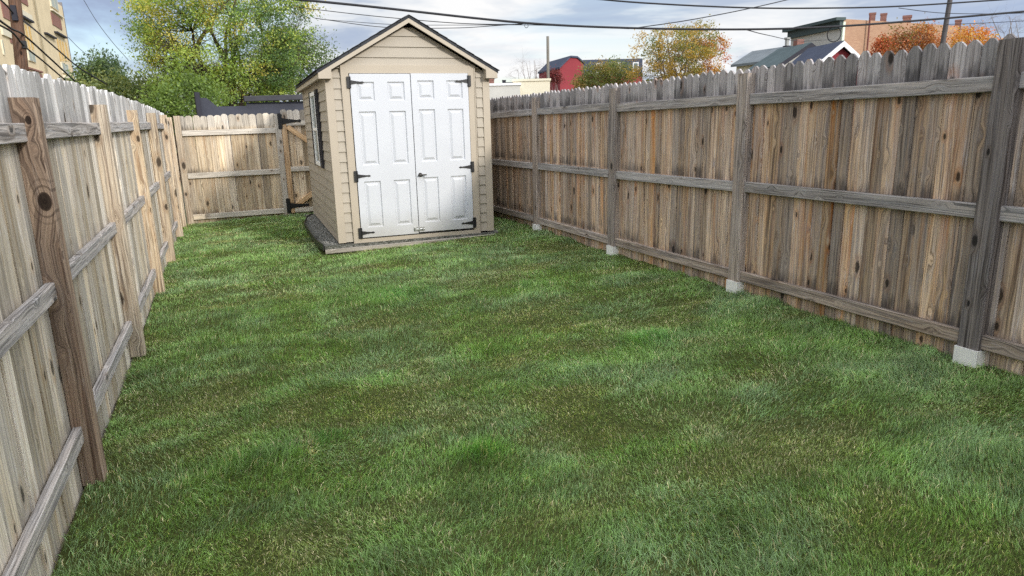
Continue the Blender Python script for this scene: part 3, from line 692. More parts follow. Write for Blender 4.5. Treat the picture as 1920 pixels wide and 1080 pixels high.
# shingle courses: thin steps on the slopes
stp = MB()
Ls = math.hypot(CXs+OH, (CXs+OH)*slope)
for sgn in (-1, 1):
    dv = (X_*sgn-Z_*slope).normalized(); nv = (X_*sgn*slope+Z_).normalized(); top = O_+X_*CXs+Z_*(SH+ROOF_H+.05+.034)-Y_*(OF+.012)
    k = 0
    while k*.13 < Ls:
        a = top+dv*(k*.13)+nv*.004; L = min(.15, Ls+.015-k*.13)
        stp.prism([(0, 0), (L, 0), (L, .008), (0, .002)], a, dv, nv, Y_, SD+2*OF+.024, u0=k*.13)
        k += 1
stp.build('shingles', SHINGLE, roofo)
fa = MB()
for sgn in (-1, 1):
    e = CXs+OH
    # rake board under the front edge
    zt = SH+ROOF_H+.048
    for (d0, dd, hh) in ((-OF, .02, .05), (SD+OF-.02, .02, .05)):
        fa.prism([(0, zt-hh), (e-.16, zt-hh-(e-.16)*slope), (e-.16, zt-(e-.16)*slope), (0, zt)], O_+X_*CXs+Y_*d0, X_*sgn, Z_, Y_, dd)
    # eave return boxes and side fascia
    for d0 in (-OF-.003, SD+OF-.147):
        fa.prism([(e-.165, SH-.075), (e-.012, SH-.075), (e-.012, zt-(e-.012)*slope-.001), (e-.165, zt-(e-.165)*slope-.001)], O_+X_*CXs+Y_*d0, X_*sgn, Z_, Y_, .15)
    fa.prism([(e-.035, SH-.07), (e-.015, SH-.07), (e-.015, zt-(e-.015)*slope-.002), (e-.035, zt-(e-.035)*slope-.002)], O_+X_*CXs+Y_*(-OF+.148), X_*sgn, Z_, Y_, SD+2*OF-.296)
    # soffit
    fa.prism([(CXs+.003, SH-.05), (e-.036, SH-.05), (e-.036, SH-.04), (CXs+.003, SH-.04)], O_+X_*CXs+Y_*(.002), X_*sgn, Z_, Y_, SD)
    # gable soffit
    fa.prism([(0, zt-.03), (e-.17, zt-.03-(e-.17)*slope), (e-.17, zt-.02-(e-.17)*slope), (0, zt-.02)], O_+X_*CXs+Y_*(-OF+.021), X_*sgn, Z_, Y_, OF-.03)
fa.build('fascia', TRIM, shed)
# side window with shutters on the left wall (front to back distances measured on the wall)
wdw = MB(); W0, W1, WZa, WZb = 1.18, 1.78, .93, 1.93
for (a, b, z0, z1) in ((W0, W0+.045, WZa, WZb), (W1-.045, W1, WZa, WZb), (W0+.045, W1-.045, WZa, WZa+.05), (W0+.045, W1-.045, WZb-.05, WZb), (W0+.045, W1-.045, 1.41, 1.45)):
    wdw.box(-.05, -.018, a, b, z0, z1, fr=SFR)
wo_ = wdw.build('window', WHITE, shed)
pn = MB(); pn.box(-.032, -.026, W0+.045, W1-.045, WZa+.05, WZb-.05, fr=SFR); pn.build('pane', GLASS, wo_)
for (a, b) in ((W0-.235, W0-.01), (W1+.01, W1+.235)):
    sh = MB()
    for (c_, d_, z0, z1) in ((a, a+.03, WZa-.02, WZb+.02), (b-.03, b, WZa-.02, WZb+.02), (a+.03, b-.03, WZa-.02, WZa+.03), (a+.03, b-.03, WZb-.03, WZb+.02)): sh.box(-.045, -.018, c_, d_, z0, z1, fr=SFR)
    z = WZa+.03
    while z < WZb-.04:
        sh.prism([(-.040, z), (-.036, z), (-.020, z+.022), (-.024, z+.022)], O_+Y_*(a+.03), X_, Z_, Y_, b-a-.06); z += .024
    sh.build('shutter', SHUT, shed)
# shed base: timber front, gravel bed, black edging
def gravel():
    k = NT('grey_gravel'); o = k.n('ShaderNodeTexCoord').outputs['Object']; v = k.n('ShaderNodeTexVoronoi'); v.inputs['Scale'].default_value = 38; k.set(v.inputs['Vector'], o)
    c = k.mix(k.sepv(v.outputs['Color'])[0], S(80, 79, 76), S(136, 134, 128)); n = k.noise(o, 6, 4); c = k.mix(k.math('MULTIPLY', n, .5), c, S(62, 70, 48))
    k.bump(k.math('SUBTRACT', 1.0, v.outputs['Distance']), .9, .02); return k.done(c, .95, .2)
GR = gravel()
gb = MB()
gb.prism([(-.20, -.064), (SW+.07, -.064), (SW+.07, SD+.06), (-.14, SD+.06), (-.25, 2.2), (-.25, 1.0)], O_-Z_*.03, X_, Y_, Z_, .04)
gbo = gb.build('gravel_bed', GR); tag(gbo, kind='structure')
st = MB()                                   # loose stones on the bed
for i in range(420):
    u, d = (random.uniform(-.19, -.03), random.uniform(-.02, SD)) if i < 360 else (random.uniform(SW+.02, SW+.1), random.uniform(0, 1))
    p = sp_(u, d, .01); r = random.uniform(.006, .016); vs = []
    q = Matrix.Rotation(random.uniform(0, 6), 3, Vector((random.random(), random.random(), 1)).normalized())
    for sx in (-1, 1):
        for s_i in range(5):
            w = s_i*1.2566+sx*.3; vs.append(p+q @ Vector((math.cos(w)*r*random.uniform(.7, 1.1), math.sin(w)*r*random.uniform(.7, 1.1), sx*r*.45)))
    fs = [[4, 3, 2, 1, 0], [5, 6, 7, 8, 9]]+[[a, (a+1) % 5, 5+(a+1) % 5, 5+a] for a in range(5)]
    st.add(vs, fs, [[(0, 0)]*len(f) for f in fs])
tag(st.build('gravel', plain('stone_chips', S(150, 148, 142), .9, .2, .3, 30)), 'loose grey gravel lying beside the shed wall', 'gravel', kind='stuff')
tb = MB(); tb.bar(sp_(-.20, -.082, -.058), sp_(SW+.08, -.082, -.038), .04, .05, pv=(.2, .5, .6))
tag(tb.build('timber_sill', W_BACK), 'tan timber board lying on the grass below the shed doors', 'timber edge')
ed = MB(); pe = [sp_(-.215, -.05, .0), sp_(-.26, .5, .0), sp_(-.265, 1.2, 0), sp_(-.26, 2.2, 0), sp_(-.17, 2.95, 0), sp_(-.05, 3.34, 0)]
for a, b in zip(pe, pe[1:]): ed.bar(a-Z_*.01, b-Z_*.01, .012, .085, ch=.002)
tag(ed.build('garden_edging', BLACK), 'black plastic edging strip round the gravel left of the shed', 'edging')

# ---------------------------------------------------------------- house behind the camera, whose shade falls across the lawn
def house_behind():
    h = thing('brick_house', (2.5, -9.3, -.5), 'brick house standing behind the near end of the yard', 'house')
    ang = .22; U = Vector((math.cos(ang), math.sin(ang), 0)); N = Vector((math.sin(ang), -math.cos(ang), 0))
    # top edge chosen so that its shadow ends about 7.5 m up the lawn
    hgt = 6.2; L = (hgt+.1)/math.tan(SUN_EL); sh = Vector((to_sun.x, to_sun.y, 0)).normalized()
    P = Vector((-.65, 6.9, 0))+sh*L
    O = P-U*9.0; O.z = -.56
    b = MB(); b.prism([(0, 0), (22, 0), (22, hgt+.36), (0, hgt+.36)], O, U, Vector((0, 0, 1)), N, 8.0); b.build('wall', BRICK_H, h)
    r = MB(); r.prism([(-.3, 0), (22.3, 0), (22.3, .2), (-.3, .2)], O+Vector((0, 0, hgt+.361))-N*.12, U, Vector((0, 0, 1)), N, 8.3); r.build('roof', DARKT, h)
    for i in range(5):
        for j in range(2):
            x = 1.5+i*4.2; z = 1.3+j*2.7
            w = MB(); w.prism([(x, z), (x+1.1, z), (x+1.1, z+1.5), (x, z+1.5)], O-N*.05, U, Vector((0, 0, 1)), N, .052); wo = w.build('window', WHITEP, h)
            g = MB(); g.prism([(x+.07, z+.07), (x+1.03, z+.07), (x+1.03, z+1.43), (x+.07, z+1.43)], O-N*.056, U, Vector((0, 0, 1)), N, .01); g.build('pane', GLASS, wo)
house_behind()

# ---------------------------------------------------------------- trees
def curve(p0, p1, bend, n=6):
    p0, p1 = Vector(p0), Vector(p1); L = (p1-p0).length; o = Vector([random.gauss(0, 1) for _ in range(3)])*L*bend
    return [p0.lerp(p1, t/(n-1))+o*math.sin(math.pi*t/(n-1))*.5+Vector([random.gauss(0, .012)*L for _ in range(3)])*(0 < t < n-1) for t in range(n)]
def leaves_np(centres, radii, per, size, cols, droop=0.0, flat=1.0):
    """Leaf quads scattered round the twig ends."""
    n = int(sum(per)); ci = np.repeat(np.arange(len(centres)), per)
    Cn = np.array(centres)[ci]; R = np.array(radii)[ci][:, None]
    g = RNG.normal(0, .5, (n, 3)); g[:, 2] *= flat; g[:, 2] -= droop*RNG.random(n)
    P = Cn+g*R
    a = RNG.normal(0, 1, (n, 3)); a /= np.linalg.norm(a, axis=1)[:, None]; b = RNG.normal(0, 1, (n, 3)); b = np.cross(a, b); b /= np.linalg.norm(b, axis=1)[:, None]
    s = size*RNG.uniform(.6, 1.4, (n, 1)); L = a*s; Wv = b*s*.55
    V = np.stack([P-L*.5, P+Wv*.5, P+L*.5, P-Wv*.5], 1).reshape(-1, 3)
    c = np.array(cols)[ci]*RNG.uniform(.75, 1.3, (n, 1)); 
    return V, np.arange(n*4).reshape(-1, 4), np.repeat(c, 4, 0)
def tree(name, base, height, crown_c, crown_r, n_main, n_cl, leaf_n, leaf_size, palette, label, bark, trunk_r=.2, cl_r=.5, group=None, shell=.55, fork=.25, twigs=3, flat=.8, colfn=None, bend=.12, gap=.40, seed=1, cat='tree'):
    random.seed(seed); t = thing(name, base, label, cat, group)
    base = Vector(base); cc = Vector(crown_c); rx, ry, rz = crown_r
    mb = MB()
    fk = base+Vector((random.gauss(0, .1), random.gauss(0, .1), height*fork))
    mb.tube(curve(base, fk, .03, 5), [trunk_r*(1.25, 1, .92, .88, .85)[i] for i in range(5)], 9)
    mains = []
    for i in range(n_main):
        a = 2*math.pi*(i+random.random()*.6)/n_main; el = random.uniform(.1, 1.0)
        e = cc+Vector((math.cos(a)*rx*.62*(1-el*.6), math.sin(a)*ry*.62*(1-el*.6), rz*(el*.95-.28)))
        pts = curve(fk, e, bend, 8); r0 = trunk_r*random.uniform(.42, .62)
        mb.tube(pts, [r0*(1-.82*k/7) for k in range(8)], 7); mains.append((pts, r0))
    cents = []; rr = []; tries = 0
    while len(cents) < n_cl and tries < n_cl*40:
        tries += 1; p = Vector([random.uniform(-1, 1) for _ in range(3)]); q = p.length
        if q > 1 or q < shell*random.random()**.4: continue
        lump = vnoise(p.x*1.6+seed*3.7, p.z*1.6+p.y, .8, seed % 8)
        if q > .62+.5*float(lump) or float(vnoise(p.x*2+seed, p.z*2+p.y*1.3, .55, (seed+3) % 8)) < gap*.75: continue
        w = Vector((cc.x+p.x*rx, cc.y+p.y*ry, cc.z+p.z*rz)); cents.append(w); rr.append(cl_r*random.uniform(.6, 1.35))
        pts, r0 = min(mains, key=lambda m: min((w-x).length for x in m[0][3:])); k = min(range(2, 8), key=lambda k: (w-pts[k]).length+.15*k)
        rb = max(.008, r0*(1-.82*k/7)*.4); bp = curve(pts[k], w, bend*1.2, 5); mb.tube(bp, [rb, rb*.75, rb*.55, rb*.4, rb*.22], 5, cap=False)
        for _ in range(twigs):
            d = Vector([random.gauss(0, 1) for _ in range(3)])*cl_r*.75; s0 = bp[random.choice((2, 3, 4))]
            mb.tube([s0, s0.lerp(w+d, .5)+Vector([random.gauss(0, .03) for _ in range(3)]), w+d], [rb*.35, rb*.25, rb*.12], 3, cap=False)
    tr_ = mb.build('trunk', bark, t, True)
    if leaf_n:
        wgt = np.array(rr)**1.5; per = np.maximum(1, (wgt/wgt.sum()*leaf_n)).astype(int)
        cols = []
        for p in cents:
            q = Vector(((p.x-cc.x)/rx, (p.y-cc.y)/ry, (p.z-cc.z)/rz)); cols.append(colfn(q) if colfn else random.choice(palette))
        V, Qd, cv = leaves_np([tuple(c) for c in cents], rr, per, leaf_size, cols, .1, flat)
        me = np_mesh('crown', V, Qd, np.zeros((0, 3), int), cv, LEAF); o = bpy.data.objects.new('crown', me); C.objects.link(o)
        o.parent = t; o.matrix_parent_inverse = Matrix.Translation(-t.location)
    return t
Rt = Vector(_r0); G0 = -.55
def place(u, dist): p = at(u, 230, dist); p.z = G0; return p
def crown(u, v, dist, z=None): return at(u, v, dist)
GRN = [S(150, 176, 84), S(164, 184, 90), S(134, 160, 84), S(116, 142, 82), S(174, 186, 92)]
YEL = [S(184, 178, 82), S(176, 176, 80), S(196, 182, 92)]
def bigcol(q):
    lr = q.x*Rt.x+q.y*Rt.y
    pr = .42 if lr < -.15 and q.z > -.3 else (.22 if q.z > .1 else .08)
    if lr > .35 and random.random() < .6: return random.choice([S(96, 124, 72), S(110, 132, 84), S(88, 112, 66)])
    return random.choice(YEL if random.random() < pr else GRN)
b0 = place(432, 24); 
tree('locust_tree', b0, 8.0, at(437, 86, 24), (3.45, 3.2, 2.8), 14, 600, 62000, .066, None, 'tall green and yellow leafy tree rising beyond the back fence left of the shed', BARK, .24, .40, flat=.5, shell=.42, fork=.12, colfn=bigcol, bend=.14, gap=.58, seed=3)
tree('bushy_tree', place(540, 27), 6.0, at(545, 145, 27), (1.9, 1.8, 1.8), 7, 90, 12000, .085, [S(84, 104, 62), S(96, 116, 70), S(110, 122, 66)], 'dull green bushy tree behind the shed roof', BARK, .16, .55, seed=5, gap=.45)
DG = [S(86, 106, 76), S(98, 118, 78), S(112, 128, 78), S(78, 96, 70)]
tree('evergreen_tree', place(196, 30), 5.0, at(196, 164, 30), (1.0, 1.1, 1.4), 6, 90, 14000, .10, DG, 'dark green tree beside the apartment block', BARK, .12, .42, seed=8, gap=.25, flat=1.0)
tree('bushy_tree', place(250, 28), 4.6, at(255, 186, 28), (1.6, 1.6, 1.1), 6, 90, 13000, .10, [S(112, 126, 80), S(96, 112, 74), S(134, 140, 84)], 'low olive green tree between the evergreen and the tall leafy tree', BARK, .12, .5, seed=9, gap=.35)
tree('bushy_tree', place(335, 20), 3.6, at(335, 198, 20), (1.25, 1.0, .85), 6, 70, 11000, .075, [S(114, 136, 66), S(130, 150, 70), S(96, 118, 64)], 'low green shrubby tree just over the back corner of the fences', BARK, .09, .38, seed=10, gap=.35)
AUT = [S(176, 140, 48), S(190, 120, 52), S(150, 142, 56), S(120, 130, 58), S(196, 104, 54), S(160, 150, 70)]
def autcol(q):
    lr = q.x*Rt.x+q.y*Rt.y
    return random.choice([S(196, 112, 58), S(184, 120, 60), S(190, 140, 60)]) if lr > .45 and q.z < .4 and random.random() < .7 else random.choice([S(176, 146, 72), S(146, 138, 72), S(118, 124, 66), S(188, 154, 76)])
tree('maple_tree', place(1272, 42), 6.4, at(1272, 108, 42), (3.0, 2.7, 2.4), 11, 300, 21000, .10, None, 'golden autumn tree rising over the middle of the right fence', BARK2, .16, .34, colfn=autcol, seed=12, gap=.42, shell=.3, fork=.3)
OL = [S(118, 126, 72), S(130, 132, 76), S(100, 114, 66), S(146, 136, 80)]
tree('bushy_tree', place(1155, 46), 3.6, at(1150, 142, 46), (1.8, 1.7, 1.05), 6, 80, 7500, .10, OL, 'olive green shrubby tree left of the golden tree in front of the red house', BARK, .1, .45, seed=14, gap=.3)
tree('bushy_tree', place(1114, 44), 3.4, at(1116, 150, 44), (1.2, 1.2, 1.3), 6, 60, 4500, .12, [S(128, 128, 70), S(150, 126, 72), S(104, 112, 62)], 'thin olive and tan tree before the red house gable', BARK, .1, .42, seed=15, gap=.4)
OR = [S(176, 104, 62), S(158, 88, 56), S(188, 128, 74), S(146, 100, 64), S(134, 118, 70)]
tree('maple_tree', place(1722, 40), 5.2, at(1718, 104, 40), (1.75, 1.6, 1.35), 8, 120, 8500, .10, OR, 'rust orange tree before the tan brick building', BARK2, .12, .42, seed=17, gap=.5)
tree('maple_tree', place(1655, 48), 4.6, at(1655, 96, 48), (.8, .8, .8), 6, 40, 3500, .12, [S(190, 104, 66), S(176, 98, 62)], 'small bright orange tree left of the rust orange tree', BARK2, .08, .35, seed=18, gap=.2)
tree('maple_tree', place(1825, 44), 4.4, at(1822, 82, 44), (1.6, 1.4, .75), 6, 50, 3600, .12, [S(206, 140, 66), S(196, 120, 62), S(210, 170, 90)], 'pale orange tree right of the leaning utility pole', BARK2, .1, .4, seed=19, gap=.35)
tree('bare_tree', place(992, 60), 6.0, at(990, 138, 60), (2.0, 1.8, 1.9), 11, 70, 0, .1, None, 'leafless grey tree left of the short utility pole', BARK2, .12, .5, seed=20, twigs=7, gap=.2, fork=.3)
tree('bare_tree', place(1870, 50), 6.0, at(1872, 62, 50), (2.6, 2.0, 1.5), 10, 60, 0, .1, None, 'leafless tree at the far right beyond the fence', BARK2, .12, .5, seed=22, twigs=6, gap=.2, fork=.4)
tree('maple_tree', place(1044, 64), 3.6, at(1041, 145, 64), (.55, .6, .6), 5, 30, 2000, .14, [S(140, 66, 70), S(120, 60, 62)], 'small dark red tree beside the red house', BARK2, .08, .4, seed=23, gap=.2)
random.seed(99)

# ---------------------------------------------------------------- buildings
UP = Vector((0, 0, 1))
def wallbox(mb, A, B, depth, z0, z1, away):
    """Solid block whose front runs from A to B."""
    A, B = Vector(A), Vector(B); U = (B-A); U.z = 0; L = U.length; U.normalize(); N = Vector((-U.y, U.x, 0))
    if N.dot(away) < 0: N = -N
    O = Vector((A.x, A.y, 0)); mb.prism([(0, z0), (L, z0), (L, z1), (0, z1)], O, U, UP, N, depth)
    return O, U, N, L
# apartment block on the left: its face stands parallel to the left fence
AX = -13.0
ap = thing('apartment_block', (AX, 25, G0), 'tall cream apartment block with brick panels beyond the left fence', 'building')
yE = onx(138, 140, AX).y; y0_ = 10.0
amb = MB(); amb.prism([(0, G0), (yE-y0_, G0), (yE-y0_, 13.5), (0, 13.5)], (AX, y0_, 0), (0, 1, 0), UP, (-1, 0, 0), 9); amb.build('wall', STUCCO, ap)
mb = MB(); mb.prism([(0, 0), (.22, 0), (.22, 13.9-G0), (0, 13.9-G0)], (AX+.03, yE-.1, G0), (0, 1, 0), UP, (-1, 0, 0), 9.1); mb.build('corner_trim', plain('grey_corner_strip', S(120, 116, 116), .7, .2, .1), ap)
def aprect(name, u0, v0, u1, v1, mat, th, parent=ap, inset=0.0):
    p = onx(u0, v0, AX); q = onx(u1, v1, AX); m = MB()
    m.prism([(p.y, q.z), (q.y, q.z), (q.y, p.z), (p.y, p.z)], (AX-inset+th, 0, 0), (0, 1, 0), UP, (-1, 0, 0), th+.01)
    return m.build(name, mat, parent)
SIDE_ = [((90, -14), (109, 22), 'w'), ((94, 22), (116, 57), 'b'), ((113, 116), (129, 141), 'w'),
         ((32, -20), (52, 12), 'b'), ((49, 93), (66, 118), 'w'), ((0, 2), (24, 42), 'b'), ((0, 74), (7, 103), 'w'), ((14, 52), (24, 82), 'b')]
for (a, b, k) in SIDE_:
    # upper-left corner lies nearer the camera, lower-right farther along the face
    p = onx(a[0], a[1], AX); q = onx(b[0], b[1], AX); zt, zb = max(p.z, q.z), min(p.z, q.z)
    m = MB(); th = .06 if k == 'b' else .1
    m.prism([(p.y, zb), (q.y, zb), (q.y, zt), (p.y, zt)], (AX+th, 0, 0), (0, 1, 0), UP, (-1, 0, 0), th+.01)
    o = m.build('brick_panel' if k == 'b' else 'window', BRICK_R if k == 'b' else STUCCO2, ap)
    if k == 'w':
        g = MB(); dy, dz = (q.y-p.y)*.1, (zt-zb)*.05; my = (p.y+q.y)/2
        for (ya, yb) in ((p.y+dy, my-dy*.4), (my+dy*.4, q.y-dy)): g.prism([(ya, zb+dz), (yb, zb+dz), (yb, zt-dz), (ya, zt-dz)], (AX+.112, 0, 0), (0, 1, 0), UP, (-1, 0, 0), .01)
        g.build('pane', GLASS2, o)
def ledge(u0, v0, u1, v1, h, out, mat):
    p = onx(u0, v0, AX); q = onx(u1, v1, AX); z = (p.z+q.z)/2; m = MB()
    m.prism([(p.y, z-h), (q.y, z-h), (q.y, z), (p.y, z)], (AX+out, 0, 0), (0, 1, 0), UP, (-1, 0, 0), out+.01); m.build('ledge', mat, ap)
ledge(32, 12, 56, 32, .5, .18, STUCCO2); ledge(32, 26, 56, 40, .14, .3, DARKT); ledge(82, 60, 101, 71, .12, .25, DARKT); ledge(101, 58, 120, 70, .14, .3, DARKT)
ledge(94, 17, 116, 32, .12, .2, STUCCO2); ledge(0, 50, 24, 62, .5, .12, STUCCO2); ledge(51, 126, 77, 134, .12, .15, BRICK_R); ledge(51, 132, 77, 140, .5, .08, BRICK_R); ledge(117, 141, 140, 148, .25, .25, STUCCO2)
pipe = MB(); a_ = onx(58, -20, AX+.2); pipe.tube([(AX+.15, a_.y+.9, G0), (AX+.15, a_.y+.9, 13)], .07, 8); pipe.build('drain_pipe', plain('weathered_pipe', S(150, 140, 116), .7, .3, .2), ap)
for (u, v0, v1) in ((40, 42, 92), (46, 46, 92), (53, 50, 92), (106, 72, 114), (111, 75, 114), (116, 78, 114), (122, 80, 114)):
    p = onx(u, v0, AX); q = onx(u+5, v1, AX); m = MB(); m.bar((AX+.06, p.y, q.z), (AX+.06, p.y, p.z), .1, .1, up=(0, 1, 0)); m.build('fin', plain('ochre_fin', S(186, 160, 108), .8, .2, .1), ap)
# grey-fronted brick block on the right
bA, bB, bC = at(1582, 33, 60), at(1486, 50, 65.5), at(1815, 53, 71)
bb = thing('brick_building', (bA.x, bA.y, G0), 'three-storey tan brick building with grey front and dark green cornice', 'building')
zt = bA.z; away = (bB+bC)/2-bA; away.z = 0
def flat(p): return Vector((p.x, p.y, 0))
uF = (flat(bB)-flat(bA)).normalized(); uS = (flat(bC)-flat(bA)).normalized(); LF = (flat(bB)-flat(bA)).length; LS = (flat(bC)-flat(bA)).length
m = MB(); m.prism([(0, 0), (LF, 0), (LF+uS.x*0, 0), (LF, .01)], flat(bA), uF, uS, UP, .01) if False else None
# walls as a closed parallelogram block; side face in brick, front skin in grey boards
m.prism([(0, 0), (LS, 0), (LS, LF), (0, LF)], Vector((bA.x, bA.y, G0)), uS, uF, UP, zt-G0-.5)
m.build('wall', BRICK_T, bb)
nF = uF.cross(UP).normalized(); nF = nF if nF.dot(uS) < 0 else -nF
nS = uS.cross(UP).normalized(); nS = nS if nS.dot(uF) < 0 else -nS
m = MB(); m.prism([(0, G0), (LS, G0), (LS, zt-.25), (0, zt-.1)], flat(bA), uS, UP, nS, .05); m.build('side_wall', BRICK_T, bb)
m = MB(); m.prism([(0, G0), (LF, G0), (LF, zt-.6), (0, zt-.6)], flat(bA), uF, UP, nF, .06); m.build('front_wall', GREYW, bb)
m = MB(); m.prism([(-.25, zt-.22), (LF+.25, zt-.22), (LF+.25, zt), (-.25, zt)], flat(bA)-nF*.02, uF, UP, nF, .8)
m.prism([(-.1, zt-.75), (LF+.1, zt-.75), (LF+.1, zt-.225), (-.1, zt-.225)], flat(bA)+nF*.062, uF, UP, nF, .3); m.build('cornice', GREEN, bb)
m = MB(); m.prism([(-.12, G0), (.1, G0), (.1, zt-.3), (-.12, zt-.3)], flat(bA)+nS*.03, uS, UP, nS, .1); m.build('corner_trim', PALEG, bb)
def chimney(u, v0, v1, dist, w, parent, mat=None):
    p = at(u, v0, dist); q = at(u, v1, dist); d = Vector((p.x, p.y, 0)).normalized(); s = Vector((d.y, -d.x, 0)); m = MB()
    m.prism([(-w/2, q.z), (w/2, q.z), (w/2, p.z), (-w/2, p.z)], Vector((p.x, p.y, 0)), s, UP, d, w*.9)
    m.prism([(-w*.57, p.z+.001), (w*.57, p.z+.001), (w*.57, p.z+w*.3), (-w*.57, p.z+w*.3)], Vector((p.x, p.y, 0))-d*w*.05, s, UP, d, w*1.0)
    return m.build('chimney', mat or BRICK_R, parent)
for (u, v0, v1, dd) in ((1636, 27, 50, 63), (1657, 28, 50, 64.5), (1701, 33, 52, 67), (1797, 40, 60, 70)): chimney(u, v0, v1, dd, .45 if u != 1701 else .6, bb)
m = MB(); pz = at(1632, 27, 61.6); m.tube([(pz.x, pz.y, G0), (pz.x, pz.y, pz.z)], .07, 6); m.build('vent_pipe', plain('rusty_pipe', S(120, 74, 66), .7, .2, .2), bb)
# generic gabled house: ridge runs along 'deep', gable faces the camera side
def gable_house(name, label, c, yaw, w, d, wz, rz, wmat, rmat, tmat=WHITEP, wins=(), chim=(), cat='house'):
    t = thing(name, (c.x, c.y, G0), label, cat); U = Vector((math.cos(yaw), math.sin(yaw), 0)); N = Vector((-math.sin(yaw), math.cos(yaw), 0)); O = Vector((c.x, c.y, 0))-U*w/2
    m = MB(); m.prism([(0, G0), (w, G0), (w, wz), (w/2, rz-.1), (0, wz)], O, U, UP, N, d); m.build('wall', wmat, t)
    m = MB(); s = (rz-wz)/(w/2)
    for sg, o in ((1, O), (-1, O+U*w)):
        m.prism([(-.3, wz-.3*s+.02), (w/2, rz+.02), (w/2, rz+.18), (-.3, wz-.3*s+.18)], o-N*.25, U*sg, UP, N, d+.5)
    m.build('roof', rmat, t)
    m = MB()
    for sg, o in ((1, O), (-1, O+U*w)):
        m.prism([(-.32, wz-.3*s-.1), (w/2, rz-.1), (w/2, rz+.15), (-.32, wz-.3*s+.15)], o-N*.31, U*sg, UP, N, .05)
    m.build('bargeboard', tmat, t)
    for (x, z, ww, hh) in wins:
        m = MB(); m.prism([(x, z), (x+ww, z), (x+ww, z+hh), (x, z+hh)], O-N*.05, U, UP, N, .06); wo = m.build('window', WHITEP, t)
        g = MB(); g.prism([(x+.1, z+.1), (x+ww-.1, z+.1), (x+ww-.1, z+hh-.1), (x+.1, z+hh-.1)], O-N*.062, U, UP, N, .01); g.build('pane', GLASS, wo)
    for (x, y, z, ww, mt) in chim:
        m = MB(); m.prism([(x-ww/2, z-1.5), (x+ww/2, z-1.5), (x+ww/2, z), (x-ww/2, z)], O+N*y, U, UP, N, ww); m.build('chimney', mt, t)
    return t
def yaw_at(u, extra=0.0):
    p = at(u, 200, 10); return math.atan2(p.y, p.x)-math.pi/2+extra
# red gable, its dark roof running to the left and away
gh = at(1577, 80, 38); gy_ = yaw_at(1577, .5)
gable_house('gabled_house', 'small house with a red gable, white bargeboards and slate roof over the right fence', gh, gy_, 2.2, 3.0, gh.z-1.0, gh.z-.1, REDW, SHINGLE2, wins=())
gr_ = at(1516, 86, 46); gable_house('gabled_house', 'house with a grey-green shingle roof left of the red gable', gr_, yaw_at(1516, .55), 3.6, 3.2, gr_.z-1.1, gr_.z, GREYW, SHINGLE3, tmat=DARKT, chim=((2.0, 1.2, gr_.z+.5, .45, BRICK_R),))
gq = at(1468, 93, 52); gable_house('gabled_house', 'house with a pale grey roof and cream eaves behind the right fence', gq, yaw_at(1468, .8), 3.2, 2.6, gq.z-.8, gq.z, STUCCO2, SHINGLE4, tmat=STUCCO2)
ck = at(1476, 74, 52); m = MB(); ch_t = thing('chimney_stack', (ck.x, ck.y, G0), 'black chimney stack with white cap between two grey roofs', 'chimney')
m.tube([(ck.x, ck.y, G0), (ck.x, ck.y, at(1476, 86, 52).z)], .26, 8); m.build('stack', DARKT, ch_t)
m = MB(); m.tube([(ck.x, ck.y, at(1476, 86, 52).z), (ck.x, ck.y, ck.z)], .13, 8); m.tube([(ck.x, ck.y, ck.z), (ck.x, ck.y, ck.z+.12)], .2, 8); m.build('flue', plain('galvanised_flue', S(150, 150, 146), .5, .4, .1), ch_t)
dish = at(1556, 68, 58); m = MB()
# red house with dark barn roof
rh = at(1072, 108, 72); rt_ = thing('red_house', (rh.x, rh.y, G0), 'red house with dark mansard roof beyond the olive trees', 'house')
ry = yaw_at(1072, .35); U = Vector((math.cos(ry), math.sin(ry), 0)); N = Vector((-math.sin(ry), math.cos(ry), 0)); w = 2.5; z = rh.z
m = MB(); out_ = [(0, G0), (w, G0), (w, z-.6), (w*.72, z-.05), (w*.45, z), (0, z-1.0)]
m.prism(out_, Vector((rh.x, rh.y, 0))-U*w*.5, U, UP, N, 7); m.build('wall', REDW, rt_)
m = MB(); O = Vector((rh.x, rh.y, 0))-U*w*.5
for (a, b) in (((-.1, z-1.05), (w*.44, z+.02)), ((w*.44, z+.02), (w*.73, z-.03)), ((w*.73, z-.03), (w*1.02, z-.58))):
    m.prism([a, b, (b[0], b[1]+.16), (a[0], a[1]+.16)], O-N*.15, U, UP, N, 7.3)
# long wing running to the right
O2 = O+U*w; L2 = 6.0; ry2 = ry-.25; U2 = Vector((math.cos(ry2), math.sin(ry2), 0)); N2 = Vector((-math.sin(ry2), math.cos(ry2), 0)); zz = at(1180, 111, 74).z
m.prism([(0, zz-1.7), (L2, zz-1.7), (L2, zz), (0, zz)], O2+N2*.3, U2, UP, N2, 5); m.build('roof', SHINGLE2, rt_)
m = MB(); m.prism([(0, G0), (L2, G0), (L2, zz-1.7), (0, zz-1.7)], O2+N2*.2, U2, UP, N2, 5); m.build('wing_wall', REDW, rt_)
for x in (1.3, 3.2, 5.0):
    m = MB(); m.prism([(x, zz-1.3), (x+.6, zz-1.3), (x+.6, zz-.35), (x, zz-.35)], O2+N2*.22, U2, UP, N2, .1); wo = m.build('window', WHITEP, rt_)
    g = MB(); g.prism([(x+.12, zz-1.2), (x+.48, zz-1.2), (x+.48, zz-.45), (x+.12, zz-.45)], O2+N2*.20, U2, UP, N2, .02); g.build('pane', GLASS, wo)
